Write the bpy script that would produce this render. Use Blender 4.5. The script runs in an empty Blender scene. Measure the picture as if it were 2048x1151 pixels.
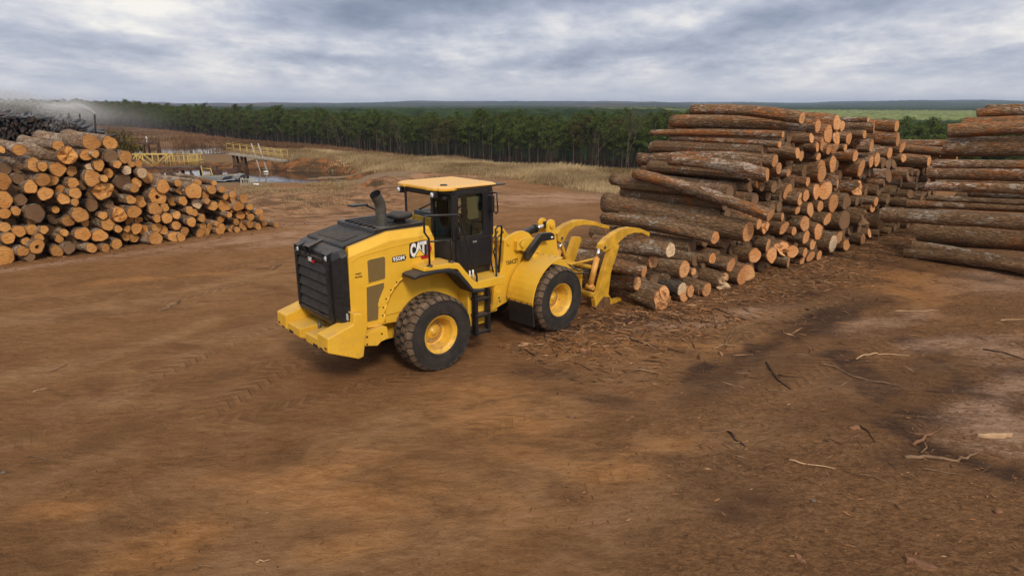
import bpy, bmesh, math, random
import numpy as np
from mathutils import Vector, Matrix, Euler
random.seed(7); rng = np.random.default_rng(11)
C = bpy.context.scene.collection
SC = bpy.context.scene
R = math.radians

# ------------------------------------------------------------------ camera, sky, sun, exposure
CW, CH, CF, CAMH, HZ = 2048, 1151, 1320.0, 4.97, 209.3
PIT = math.atan((CH/2-HZ)/CF)
cam = bpy.data.cameras.new('camera'); camo = bpy.data.objects.new('camera', cam); C.objects.link(camo)
camo.location = (0, 0, CAMH); camo.rotation_euler = (math.pi/2-PIT, 0, 0)
cam.sensor_width = 36; cam.lens = 36*CF/CW; cam.clip_start = .1; cam.clip_end = 20000
SC.camera = camo
SC.view_settings.view_transform = 'Standard'; SC.view_settings.look = 'None'
SC.view_settings.exposure = 0.0; SC.view_settings.gamma = 1
SC.cycles.max_bounces = 6; SC.cycles.diffuse_bounces = 3; SC.cycles.transparent_max_bounces = 12
SC.cycles.volume_bounces = 1; SC.cycles.use_denoising = True
SUN_EL, SUN_AZ = R(40), R(163)          # azimuth clockwise from +Y
sun = bpy.data.lights.new('sun', 'SUN'); suno = bpy.data.objects.new('sun', sun); C.objects.link(suno)
sun.energy = 2.3; sun.angle = R(12); sun.color = (1.0, .86, .68)
sd = Vector((math.sin(SUN_AZ)*math.cos(SUN_EL), math.cos(SUN_AZ)*math.cos(SUN_EL), math.sin(SUN_EL)))
suno.rotation_euler = sd.to_track_quat('Z', 'Y').to_euler()

def ND(nt, typ, **kw):
    n = nt.nodes.new(typ)
    for k, v in kw.items():
        if k.startswith('_'): setattr(n, k[1:], v)
        else: setin(nt, n, k, v)
    return n
def setin(nt, n, k, v):
    k = int(k[1:]) if k[0] == 'i' and k[1:].isdigit() else k.replace('__', ' ')
    s = n.inputs[k]
    if isinstance(v, bpy.types.NodeSocket): nt.links.new(v, s)
    elif isinstance(v, bpy.types.Node): nt.links.new(v.outputs[0], s)
    else: s.default_value = v
def mth(nt, op, a, b=0.0, c=None, clamp=False):
    n = ND(nt, 'ShaderNodeMath', _operation=op, _use_clamp=clamp, i0=a, i1=b)
    if c is not None: setin(nt, n, 'i2', c)
    return n.outputs[0]
def ramp(nt, fac, stops, interp='LINEAR'):
    n = nt.nodes.new('ShaderNodeValToRGB'); n.color_ramp.interpolation = interp
    e = n.color_ramp.elements
    while len(e) > 1: e.remove(e[-1])
    for i, (p, c) in enumerate(stops):
        q = e[0] if i == 0 else e.new(p)
        q.position = p; q.color = (*c, 1) if len(c) == 3 else c
    nt.links.new(fac if isinstance(fac, bpy.types.NodeSocket) else fac.outputs[0], n.inputs[0])
    return n.outputs[0]
def fr(nt, v, a, b, c=0.0, d=1.0, smooth=True):
    return ND(nt, 'ShaderNodeMapRange', _interpolation_type='SMOOTHSTEP' if smooth else 'LINEAR',
              i0=v, i1=a, i2=b, i3=c, i4=d).outputs[0]
def mixc(nt, f, a, b, mode='MIX'):
    n = nt.nodes.new('ShaderNodeMix'); n.data_type = 'RGBA'; n.blend_type = mode
    for s, v in ((n.inputs[0], f), (n.inputs[6], a), (n.inputs[7], b)):
        if isinstance(v, bpy.types.NodeSocket): nt.links.new(v, s)
        elif isinstance(v, (int, float)): s.default_value = v
        else: s.default_value = (*v, 1) if len(v) == 3 else v
    return n.outputs[2]
def noise(nt, vec, scale, detail=4, rough=.55, dist=0.0, w=None):
    n = ND(nt, 'ShaderNodeTexNoise', Scale=scale, Detail=detail, Roughness=rough, Distortion=dist)
    if w is not None:
        n.noise_dimensions = '4D'; setin(nt, n, 'W', w)
    setin(nt, n, 'Vector', vec)
    return n.outputs[0]
def mapping(nt, vec, scale=(1, 1, 1), rot=(0, 0, 0), loc=(0, 0, 0)):
    return ND(nt, 'ShaderNodeMapping', Vector=vec, Scale=scale, Rotation=rot, Location=loc).outputs[0]

W = bpy.data.worlds.new('World'); SC.world = W; W.use_nodes = True
nt = W.node_tree; nt.nodes.clear()
sky = ND(nt, 'ShaderNodeTexSky', _sky_type='NISHITA', _sun_disc=False, _sun_elevation=SUN_EL, _sun_rotation=SUN_AZ)
sky.air_density = 1.0; sky.dust_density = 2.0
bg1 = ND(nt, 'ShaderNodeBackground', Color=sky, Strength=.10)
gen = nt.nodes.new('ShaderNodeTexCoord').outputs['Generated']
sx = ND(nt, 'ShaderNodeSeparateXYZ', i0=gen)
el = mth(nt, 'MAXIMUM', sx.outputs[2], 0.0)
# clouds sit in a flat deck: project the direction on it, so that they crowd together towards the horizon
zz = mth(nt, 'ADD', el, .20)
px = mth(nt, 'DIVIDE', sx.outputs[0], zz); py = mth(nt, 'DIVIDE', sx.outputs[1], zz)
pv = ND(nt, 'ShaderNodeCombineXYZ', i0=px, i1=py).outputs[0]
n1 = noise(nt, mapping(nt, pv, (2.1, 1.55, 1), (0, 0, R(-12)), (3.7, 1.2, 0)), 1.0, 9, .58, .1)
n2 = noise(nt, mapping(nt, pv, (.6, .9, 1), (0, 0, R(-10)), (9.1, 4.6, 0)), 1.0, 3, .5, .1)
n3 = noise(nt, mapping(nt, pv, (8.5, 7.0, 1), (0, 0, R(-6)), (1.1, 7.7, 0)), 1.0, 9, .62, .2)
s1 = mth(nt, 'ADD', mth(nt, 'MULTIPLY', n1, .66), mth(nt, 'ADD', mth(nt, 'MULTIPLY', n2, .22), mth(nt, 'MULTIPLY', n3, .20)))
def lobe(az, elv, wa, we, tilt=0.0):
    """a thicker cloud bank lying in one direction of the sky"""
    a = mth(nt, 'SUBTRACT', mth(nt, 'ARCTAN2', sx.outputs[0], sx.outputs[1]), R(az))
    e = mth(nt, 'SUBTRACT', mth(nt, 'SUBTRACT', sx.outputs[2], math.sin(R(elv))), mth(nt, 'MULTIPLY', a, tilt))
    q = mth(nt, 'ADD', mth(nt, 'POWER', mth(nt, 'ABSOLUTE', mth(nt, 'DIVIDE', a, R(wa))), 2.0),
            mth(nt, 'POWER', mth(nt, 'ABSOLUTE', mth(nt, 'DIVIDE', e, R(we))), 2.0))
    return mth(nt, 'EXPONENT', mth(nt, 'MULTIPLY', q, -1.0))
for az, elv, wa, we, tl, amp in ((-10, 7.2, 9, 2.0, -.05, .17), (-2, 8.8, 14, 1.1, 0, .12), (18, 5.4, 10, .9, .1, .13), (28, 7.3, 10, .9, .08, .13),
                                 (-33, 4.2, 9, 1.0, -.05, .07), (12, 4.2, 10, .5, .05, .08), (-14, 3.6, 5, .45, 0, .07), (3, 3.0, 9, .4, 0, .06)):
    s1 = mth(nt, 'ADD', s1, mth(nt, 'MULTIPLY', lobe(az, elv, wa, we, tl), amp*1.5))
for az, elv, wa, we, tl, amp in ((-7, 6.7, 2.2, .6, 0, .16), (-27, 7.0, 9, 1.2, 0, .10), (-20, 4.6, 8, .8, 0, .07), (2, 6.6, 7, .8, 0, .08), (0, 8.0, 3, .6, 0, .05)):
    s1 = mth(nt, 'SUBTRACT', s1, mth(nt, 'MULTIPLY', lobe(az, elv, wa, we, tl), amp))
cc = ramp(nt, s1, [(.38, (1.0, .96, .90)), (.44, (.86, .845, .84)), (.52, (.67, .68, .74)), (.61, (.48, .515, .62)), (.76, (.31, .35, .46)), (.92, (.20, .24, .34))])
# near the horizon everything melts into pale lavender air
cc = mixc(nt, fr(nt, el, 0.0, .06, .75, 0), cc, (.64, .66, .73))
# away from the horizon the deck brightens towards the sun
cc = mixc(nt, fr(nt, el, .16, .7), cc, (.90, .88, .86))
bg2 = ND(nt, 'ShaderNodeBackground', Color=cc, Strength=1.0)
mx = ND(nt, 'ShaderNodeMixShader', i0=.93, i1=bg1, i2=bg2)
ND(nt, 'ShaderNodeOutputWorld', Surface=mx)

# ------------------------------------------------------------------ geometry of the photograph
cP, sP = math.cos(PIT), math.sin(PIT)
def ray(x, y):
    u, v = (x-CW/2)/CF, (CH/2-y)/CF
    return np.array([u, cP+v*sP, -sP+v*cP])
def atz(x, y, z=0.0):
    d = ray(x, y); t = (z-CAMH)/d[2]
    return np.array([0, 0, CAMH])+t*d
def aty(x, y, Y):
    d = ray(x, y); return np.array([0, 0, CAMH])+d*(Y/d[1])
def proj(p):
    x, y, z = p[0], p[1], p[2]-CAMH
    d = y*cP-z*sP; v = y*sP+z*cP
    return CW/2+CF*x/d, CH/2-CF*v/d, d

# ------------------------------------------------------------------ mesh helpers
class MB:
    def __init__(s): s.v = []; s.f = []; s.m = []; s.s = []
    def add(s, vs, fs, mi=0, smooth=False):
        o = len(s.v); s.v += [tuple(map(float, p)) for p in vs]
        for f in fs: s.f.append(tuple(i+o for i in f)); s.m.append(mi); s.s.append(smooth)
        return s
    def box(s, a, b, mi=0, M=None):
        vs = [Vector((x, y, z)) for x in (a[0], b[0]) for y in (a[1], b[1]) for z in (a[2], b[2])]
        if M is not None: vs = [M @ p for p in vs]
        return s.add(vs, [(0, 1, 3, 2), (4, 6, 7, 5), (0, 4, 5, 1), (2, 3, 7, 6), (0, 2, 6, 4), (1, 5, 7, 3)], mi)
    def prism(s, poly, y0, y1, mi=0, axis='Y', poly1=None):
        poly1 = poly1 or poly; n = len(poly)
        mk = {'Y': lambda p, t: (p[0], t, p[1]), 'X': lambda p, t: (t, p[0], p[1]), 'Z': lambda p, t: (p[0], p[1], t)}[axis]
        ar = sum(poly[i][0]*poly[(i+1) % n][1]-poly[(i+1) % n][0]*poly[i][1] for i in range(n))
        vs = [mk(p, y0) for p in poly]+[mk(p, y1) for p in poly1]
        fs = [tuple(range(n)), tuple(range(2*n-1, n-1, -1))]+[(i, i+n, (i+1) % n+n, (i+1) % n) for i in range(n)]
        if (ar < 0) != ((y1 < y0) != (axis == 'Y')): pass
        return s.add(vs, fs, mi)
    def tube(s, pts, r, n=8, mi=0, smooth=True, caps=True):
        pts = [Vector(p) for p in pts]; rs = r if isinstance(r, (list, tuple)) else [r]*len(pts)
        vs = []; up = None
        for i, p in enumerate(pts):
            t = (pts[min(i+1, len(pts)-1)]-pts[max(i-1, 0)]).normalized()
            if up is None: up = t.orthogonal().normalized()
            up = (up-t*up.dot(t)).normalized(); w = t.cross(up)
            for k in range(n):
                a = 2*math.pi*k/n; vs.append(p+(up*math.cos(a)+w*math.sin(a))*rs[i])
        fs = [(i*n+k, i*n+(k+1) % n, (i+1)*n+(k+1) % n, (i+1)*n+k) for i in range(len(pts)-1) for k in range(n)]
        s.add(vs, fs, mi, smooth)
        if caps:
            o = len(s.v)-len(vs)
            s.f += [tuple(o+k for k in range(n-1, -1, -1)), tuple(o+(len(pts)-1)*n+k for k in range(n))]
            s.m += [mi, mi]; s.s += [False, False]
        return s
    def lathe(s, prof, n=32, mi=0, smooth=True, c=(0, 0, 0), axis='Y', close=False):
        vs = []
        for (y, r) in prof:
            for k in range(n):
                a = 2*math.pi*k/n; p, q = r*math.cos(a), r*math.sin(a)
                v = {'Y': (p, y, q), 'Z': (p, q, y), 'X': (y, p, q)}[axis]
                vs.append((v[0]+c[0], v[1]+c[1], v[2]+c[2]))
        L = len(prof)
        fs = [(i*n+k, i*n+(k+1) % n, (i+1) % L*n+(k+1) % n, (i+1) % L*n+k) for i in range(L if close else L-1) for k in range(n)]
        return s.add(vs, fs, mi, smooth)
    def sphere(s, c, r, mi=0, nu=12, nv=8, sc=(1, 1, 1)):
        prof = [(math.cos(math.pi*j/nv), max(1e-4, math.sin(math.pi*j/nv))) for j in range(nv+1)]
        vs = [(c[0]+r*sc[0]*q*math.cos(2*math.pi*k/nu), c[1]+r*sc[1]*q*math.sin(2*math.pi*k/nu), c[2]+r*sc[2]*z) for z, q in prof for k in range(nu)]
        return s.add(vs, [(i*nu+k, (i+1)*nu+k, (i+1)*nu+(k+1) % nu, i*nu+(k+1) % nu) for i in range(nv) for k in range(nu)], mi, True)
    def tf(s, M):
        s.v = [tuple(M @ Vector(p)) for p in s.v]; return s
    def mesh(s, name, mats):
        me = bpy.data.meshes.new(name); me.from_pydata(s.v, [], s.f)
        for m in mats if isinstance(mats, (list, tuple)) else [mats]: me.materials.append(m)
        me.polygons.foreach_set('material_index', s.m); me.polygons.foreach_set('use_smooth', s.s)
        bm = bmesh.new(); bm.from_mesh(me); bmesh.ops.recalc_face_normals(bm, faces=bm.faces); bm.to_mesh(me); bm.free()
        me.update(); return me
    def build(s, name, mats, parent=None, bevel=0.0, loc=None, seg=2):
        o = bpy.data.objects.new(name, s.mesh(name, mats)); C.objects.link(o)
        if parent is not None: o.parent = parent
        if loc is not None: o.location = loc
        if bevel:
            b = o.modifiers.new('bevel', 'BEVEL'); b.width = bevel; b.segments = seg; b.limit_method = 'ANGLE'; b.angle_limit = R(35)
            b.harden_normals = False
        return o
def npmesh(name, verts, faces, mats, smooth=False, col=None, attrs=None):
    """big meshes straight from arrays; faces: (n,k) int array"""
    me = bpy.data.meshes.new(name); verts = np.asarray(verts, np.float32); faces = np.asarray(faces, np.int32)
    n, k = faces.shape
    me.vertices.add(len(verts)); me.vertices.foreach_set('co', verts.ravel())
    me.loops.add(n*k); me.loops.foreach_set('vertex_index', faces.ravel())
    me.polygons.add(n); me.polygons.foreach_set('loop_start', np.arange(0, n*k, k, dtype=np.int32))
    me.polygons.foreach_set('use_smooth', np.full(n, smooth))
    for m in mats if isinstance(mats, (list, tuple)) else [mats]: me.materials.append(m)
    for an, av in (attrs or {}).items():
        at = me.attributes.new(an, 'FLOAT', 'POINT'); at.data.foreach_set('value', np.asarray(av, np.float32))
    if col is not None:
        ca = me.attributes.new('Col', 'FLOAT_COLOR', 'POINT')
        ca.data.foreach_set('color', np.concatenate([col, np.ones((len(col), 1))], 1).astype(np.float32).ravel())
    me.update(calc_edges=True); me.validate(); return me
def link(name, me, parent=None, loc=None):
    o = bpy.data.objects.new(name, me); C.objects.link(o)
    if parent is not None: o.parent = parent
    if loc is not None: o.location = loc
    return o
def tag(o, label=None, cat=None, group=None, kind=None):
    if label: o['label'] = label
    if cat: o['category'] = cat
    if group: o['group'] = group
    if kind: o['kind'] = kind
    return o
def empty(name, loc=(0, 0, 0), rz=0.0):
    o = bpy.data.objects.new(name, None); C.objects.link(o); o.empty_display_size = .3
    o.location = loc; o.rotation_euler = (0, 0, rz); o['kind'] = 'thing'; return o

def _h(ix, iy, seed):
    n = (ix*374761393+iy*668265263+seed*1442695041) & 0xffffffff
    n = ((n ^ (n >> 13))*1274126177) & 0xffffffff
    return ((n ^ (n >> 16)) & 0xffff)/65535.0
def vn(x, y, seed=0):
    x = np.asarray(x, float); y = np.asarray(y, float)
    ix = np.floor(x).astype(np.int64); iy = np.floor(y).astype(np.int64); fx = x-ix; fy = y-iy
    fx = fx*fx*(3-2*fx); fy = fy*fy*(3-2*fy)
    a = _h(ix, iy, seed); b = _h(ix+1, iy, seed); c = _h(ix, iy+1, seed); d = _h(ix+1, iy+1, seed)
    return (a*(1-fx)+b*fx)*(1-fy)+(c*(1-fx)+d*fx)*fy
def fbm(x, y, oct=4, seed=0):
    t = 0; a = .5
    for i in range(oct): t = t+a*vn(x*2**i, y*2**i, seed+i*17); a *= .5
    return t/(1-.5**oct)
def sst(a, b, x):
    t = np.clip((np.asarray(x, float)-a)/(b-a), 0, 1); return t*t*(3-2*t)

# ------------------------------------------------------------------ materials
def newmat(name):
    m = bpy.data.materials.new(name); m.use_nodes = True; nt = m.node_tree; nt.nodes.clear()
    return m, nt
def fin(nt, col, rough=.6, metal=0.0, bump=None, bstr=.3, bdist=.02, spec=.5, **kw):
    b = ND(nt, 'ShaderNodeBsdfPrincipled', Roughness=rough, Metallic=metal)
    b.inputs['Specular IOR Level'].default_value = spec
    setin(nt, b, 'Base__Color', (*col, 1) if isinstance(col, tuple) and len(col) == 3 else col)
    for k, v in kw.items(): setin(nt, b, k, v)
    if bump is not None:
        bp = ND(nt, 'ShaderNodeBump', Strength=bstr, Distance=bdist, Height=bump); setin(nt, b, 'Normal', bp)
    ND(nt, 'ShaderNodeOutputMaterial', Surface=b); return b
def objco(nt): return nt.nodes.new('ShaderNodeTexCoord').outputs['Object']
def geo(nt): return nt.nodes.new('ShaderNodeNewGeometry')
def rnd(nt): return nt.nodes.new('ShaderNodeObjectInfo').outputs['Random']
def simple(name, col, rough=.5, metal=0.0, var=.15, scale=6.0, dirt=None, spec=.5, bstr=.05):
    m, nt = newmat(name); o = objco(nt)
    n = noise(nt, o, scale, 5, .6)
    c = mixc(nt, fr(nt, n, .35, .7), tuple(x*(1-var) for x in col), tuple(min(1, x*(1+var)) for x in col))
    r = fr(nt, noise(nt, o, scale*3, 3), .3, .7, max(0, rough-.1), min(1, rough+.12))
    if dirt:
        g = geo(nt); up = ND(nt, 'ShaderNodeSeparateXYZ', i0=g.outputs['Normal']).outputs[2]
        f = mth(nt, 'MULTIPLY', fr(nt, up, .55, .97), fr(nt, noise(nt, o, 2.3, 6, .65), .35, .72), clamp=True)
        f = mth(nt, 'MULTIPLY', f, dirt[1])
        c = mixc(nt, f, c, dirt[0]); r = mixc(nt, f, r, (.9, .9, .9))
    fin(nt, c, r, metal, bump=n, bstr=bstr, bdist=.004, spec=spec); return m
DUST = (.34, .22, .13)
M = {}
# machine yellow: paint with a film of dust low down and on the flat tops
def yellow():
    m, nt = newmat('machine_yellow'); o = objco(nt); g = geo(nt)
    up = ND(nt, 'ShaderNodeSeparateXYZ', i0=g.outputs['Normal']).outputs[2]
    hz = ND(nt, 'ShaderNodeSeparateXYZ', i0=o).outputs[2]
    n = noise(nt, o, 1.7, 6, .62); n2 = noise(nt, o, 9, 5, .6)
    c = mixc(nt, fr(nt, n, .3, .7), (.71, .405, .026), (.79, .47, .042))
    f = mth(nt, 'MULTIPLY', fr(nt, up, .5, .98), fr(nt, n, .28, .7), clamp=True)
    low = mth(nt, 'MULTIPLY', fr(nt, hz, 1.4, .3), fr(nt, n2, .42, .72))
    f = mth(nt, 'ADD', mth(nt, 'MULTIPLY', f, .62), mth(nt, 'MULTIPLY', low, .55), clamp=True)
    sp = mth(nt, 'MULTIPLY', fr(nt, noise(nt, o, 26, 5, .75), .56, .66), fr(nt, hz, 1.9, .4, 0, .8))
    f = mth(nt, 'MAXIMUM', f, sp)
    c = mixc(nt, f, c, (.36, .21, .10))
    fin(nt, c, mth(nt, 'ADD', mth(nt, 'MULTIPLY', f, .4), fr(nt, n2, .3, .7, .34, .46)), bump=n2, bstr=.03, bdist=.004)
    return m
M['yellow'] = yellow()
def roofyellow():
    m, nt = newmat('pale_top_yellow'); o = objco(nt)
    n = noise(nt, o, 2.2, 6, .65); n2 = noise(nt, o, 11, 4)
    up = ND(nt, 'ShaderNodeSeparateXYZ', i0=geo(nt).outputs['Normal']).outputs[2]
    c = mixc(nt, mth(nt, 'MULTIPLY', fr(nt, up, .4, .9), fr(nt, n, .15, .75, .55, 1)), (.72, .39, .03), (.70, .43, .17))  # faces that look up take a paler yellow
    fin(nt, c, .6, bump=n2, bstr=.04, bdist=.004); return m
M['roof'] = roofyellow()
M['forkyellow'] = simple('worn_fork_yellow', (.63, .35, .028), .55, var=.2, scale=3, dirt=((.30, .17, .08), .6))
M['black'] = simple('machine_black', (.014, .014, .016), .38, var=.2, dirt=((.15, .11, .08), .75))
M['matteblack'] = simple('matte_black_plastic', (.016, .016, .018), .6, dirt=((.10, .075, .055), .7))
M['grille'] = simple('dusty_grille_black', (.024, .021, .019), .7, var=.3, dirt=((.10, .07, .05), .6))
M['steel'] = simple('grey_exhaust_steel', (.10, .098, .088), .55, .4, var=.2, scale=9)
M['chrome'] = simple('chrome_rod', (.8, .8, .82), .14, 1.0, var=.03)
M['silver'] = simple('silver_bolt', (.62, .62, .62), .35, .8)
M['white'] = simple('white_mark', (.82, .82, .82), .5, var=.04)
M['red'] = simple('red_mark', (.45, .012, .02), .4, var=.1)
M['grey'] = simple('grey_mark', (.075, .075, .085), .45, var=.1)
M['goldmark'] = simple('gold_mark', (.80, .50, .05), .45, var=.05)
M['lens'] = simple('lamp_lens', (.75, .77, .8), .12, .3, var=.04)
M['redlens'] = simple('red_lens', (.25, .015, .01), .2)
M['orange'] = simple('flap_orange', (.55, .10, .02), .5)
M['blue'] = simple('blue_seat', (.03, .09, .20), .8)
M['rubber'] = None
def rubber():
    m, nt = newmat('dusty_rubber'); o = objco(nt)
    n = noise(nt, o, 5, 6, .65); n2 = noise(nt, o, 40, 3)
    c = mixc(nt, fr(nt, n, .32, .7), (.020, .019, .019), (.045, .036, .030))
    fin(nt, c, .82, bump=n2, bstr=.15, bdist=.004, spec=.3); return m
M['rubber'] = rubber()
M['tread'] = simple('dusty_tread', (.135, .094, .064), .9, var=.4, scale=7, spec=.2, bstr=.2)
def glass(name, tint):
    m, nt = newmat(name); fz = ND(nt, 'ShaderNodeFresnel', IOR=1.5).outputs[0]
    t = ND(nt, 'ShaderNodeBsdfTransparent', Color=(*tint, 1))
    g = ND(nt, 'ShaderNodeBsdfGlossy', Color=(.9, .95, .95, 1), Roughness=.02)
    mx = ND(nt, 'ShaderNodeMixShader', i0=mth(nt, 'MULTIPLY', fz, .9), i1=t, i2=g)
    ND(nt, 'ShaderNodeOutputMaterial', Surface=mx); return m
M['glass'] = glass('tinted_glass', (.28, .36, .32)); M['doorglass'] = glass('door_glass', (.80, .90, .86))
def mesh_screen():
    m, nt = newmat('vent_screen'); o = objco(nt)
    w = ND(nt, 'ShaderNodeTexChecker', Vector=o, Scale=95.0, Color1=(.30, .19, .03, 1), Color2=(.030, .025, .02, 1)).outputs[0]
    c = mixc(nt, fr(nt, noise(nt, o, 3.5, 5), .4, .75, .25, .8), w, (.16, .105, .05))
    fin(nt, c, .75); return m
M['screen'] = mesh_screen()

# ------------------------------------------------------------------ terrain: one sheet from the yard to the horizon
def az_of(px): return math.degrees(math.atan((px-CW/2)/CF))
def itp(pts): 
    xs = [az_of(p[0]) for p in pts]; ys = [p[1] for p in pts]
    return lambda a: np.interp(a, xs, ys)
RC = itp([(-300, 190), (0, 240), (240, 200), (400, 150), (560, 106), (750, 84), (900, 68), (1000, 59), (1220, 46), (1380, 44), (1640, 52), (1900, 62), (2100, 74)])
RE = itp([(-300, 560), (0, 520), (240, 470), (400, 360), (500, 300), (620, 252), (750, 222), (900, 196), (1000, 184), (1220, 168), (1400, 160), (1640, 160), (2048, 180), (2300, 190)])
YB = itp([(-300, 236), (0, 238), (240, 247), (400, 271), (500, 284), (620, 298), (750, 311), (900, 325), (1000, 334), (1220, 344), (1400, 345), (1500, 352), (1640, 356), (2048, 350), (2300, 350)])
TOP = itp([(-300, 196), (0, 197), (240, 200), (420, 209), (560, 215), (700, 222), (1000, 226), (1290, 224), (1320, 211), (1375, 210), (1395, 226), (1640, 232), (1900, 239), (2300, 240)])
def yz(y, r): return CAMH-(y-HZ)/CF*r
FARC = ([200, 300, 600, 1200, 2500, 4200, 6500], [225, 222, 219.5, 215, 211.5, 207.0, 206.8])
FARR = ([200, 450, 700, 1100, 1500, 3000, 5000, 6500], [250, 236, 228, 219.5, 216, 213, 207.4, 207.2])
P1w = [atz(x, y, -2.3)[:2] for x, y in ((455, 350), (330, 346), (590, 348), (665, 362))]
P1s = [(8.6, 6.6), (7.6, 6.6), (6.2, 4.0), (5.5, 1.7)]
P2w = [atz(x, y, -2.0)[:2] for x, y in ((375, 298), (300, 297))]; P2s = [(6.0, 7.0), (4.5, 5)]
def blob(x, y, cs, ss):
    d = np.full(np.shape(x), 9.0)
    for (cx, cy), (a, b) in zip(cs, ss):
        d = np.minimum(d, np.sqrt(((x-cx)/a)**2+((y-cy)/b)**2))
    return d
def seg_d(x, y, pts):
    d = np.full(np.shape(x), 1e9)
    for (ax, ay), (bx, by) in zip(pts[:-1], pts[1:]):
        vx, vy = bx-ax, by-ay; t = np.clip(((x-ax)*vx+(y-ay)*vy)/(vx*vx+vy*vy), 0, 1)
        d = np.minimum(d, np.hypot(x-ax-t*vx, y-ay-t*vy))
    return d
GP = lambda l, z=0.0: [tuple(atz(x, y, z)[:2]) for x, y in l]
ROAD = GP([(520, 309), (600, 321), (680, 330), (750, 343), (795, 358)], -.8)
TRK = [GP(l) for l in ([(1010, 905), (1200, 800), (1420, 705), (1640, 650), (1760, 610)], [(1180, 1000), (1400, 860), (1600, 760), (1820, 690), (2000, 640)], [(120, 900), (300, 765), (470, 690), (600, 640)], [(0, 620), (280, 600), (520, 560), (700, 500), (900, 470)],
                        [(0, 1080), (240, 930), (430, 830)], [(300, 1151), (620, 980), (900, 960), (1200, 930)])]
def height(x, y):
    x = np.asarray(x, float); y = np.asarray(y, float); r = np.hypot(x, y); az = np.degrees(np.arctan2(x, y))
    rc, re, yb = RC(az), RE(az), YB(az)
    low = sst(-42, -36, az)*(1-sst(-15, -9, az))*sst(28, 57, r)*(1-sst(73, 80, r))
    zin = -1.0*sst(34, 74, r)*(1-.6*sst(8, 20, az))-.5*sst(76, 100, r)-low*1.30
    # churned clay between the yard and the ponds
    zone = sst(30, 36, r)*(1-sst(52, 60, r))*sst(-26, -20, az)*(1-sst(-9, -5, az))
    zin = zin+zone*(fbm(x*.2, y*.34, 5, 5)-.5)*1.9
    near = 1-sst(40, 60, r)
    zin = zin+near*((fbm(x*.7, y*.7, 4, 2)-.5)*.07+(fbm(x*.12, y*.12, 3, 9)-.5)*.12*sst(4, 9, r))+(1-near)*(fbm(x*.08, y*.08, 4, 3)-.5)*.8
    d1 = blob(x+(fbm(x*.2, y*.2, 3, 8)-.5)*3, y+(fbm(x*.2, y*.2, 3, 18)-.5)*3, P1w, P1s)
    zin = zin-(1-sst(.86, 1.10, d1))*1.5
    zin = zin-.55*sst(-35, -32, az)*(1-sst(-23.5, -21, az))*sst(76, 84, r)*(1-sst(128, 136, r))
    d2 = blob(x, y, P2w, P2s); zin = zin-(1-sst(.8, 1.2, d2))*1.3
    zf = CAMH-(yb+1.5-HZ)/CF*re+(fbm(x*.03, y*.03, 3, 4)-.5)*1.2
    s = sst(0, 1, (r-rc)/(re*.97-rc)); s = s*.85+.15*np.clip((r-rc)/(re*.97-rc), 0, 1)
    z = zin*(1-s)+zf*s
    far = sst(re+60, re+500, r)
    zz = CAMH-(np.interp(np.log(np.maximum(r, 1)), np.log(FARC[0]), FARC[1])-HZ)/CF*r-15
    z = z*(1-far)+zz*far
    z = np.where((np.abs(az) > 75) & (r > 40), np.maximum(z, -1.0)*0-.6, z)
    return z
A1 = np.concatenate([np.arange(-180, -56, 6), np.arange(-56, 56, .17), np.arange(56, 180, 6)])
RR = [2.0]
while RR[-1] < 7000: RR.append(RR[-1]*(1.0105 if RR[-1] < 30 else (1.016 if RR[-1] < 120 else 1.03)))
RR = np.array(RR); th, rr_ = np.meshgrid(np.radians(A1), RR)
gx, gy = rr_*np.sin(th), rr_*np.cos(th); gz = height(gx, gy)
nA, nR = len(A1), len(RR)
idx = np.arange(nA*nR).reshape(nR, nA); nxt = np.roll(idx, -1, 1)
gf = np.stack([idx[:-1], nxt[:-1], nxt[1:], idx[1:]], -1).reshape(-1, 4)[:, ::-1]
gv = np.stack([gx, gy, gz], -1).reshape(-1, 3)
cvt = np.array([[0, 0, gz[0].mean()]]); ci = len(gv); gv = np.vstack([gv, cvt])
x, y = gv[:, 0], gv[:, 1]; r = np.hypot(x, y); az = np.degrees(np.arctan2(x, y)); rc, re = RC(az), RE(az)
def spots(l):
    o = np.zeros(len(x))
    for px, py, a, b, rot in l:
        c = atz(px, py)[:2]; dx, dy = x-c[0], y-c[1]; cs, sn = math.cos(R(rot)), math.sin(R(rot))
        o = np.maximum(o, np.exp(-((dx*cs+dy*sn)/a)**2-((-dx*sn+dy*cs)/b)**2))
    return o
orange = spots([(620, 940, 1.3, .7, 20), (800, 1000, 1.9, .8, 0), (1010, 850, 1.4, .9, -20), (1000, 800, 1.3, .8, 0), (1230, 930, 1.4, .7, 20), (330, 1090, .9, .5, 30), (560, 930, .8, .4, 30), (120, 1020, .8, .4, 20), (1180, 690, 1.6, .8, 10), (1350, 700, 1.6, .6, 20), (1600, 690, 1.0, .7, 20), (1840, 570, 3, 1.5, 40), (700, 1080, .9, .4, 10), (250, 560, 2.5, .4, 20), (420, 545, 2, .3, 20)])
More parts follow.
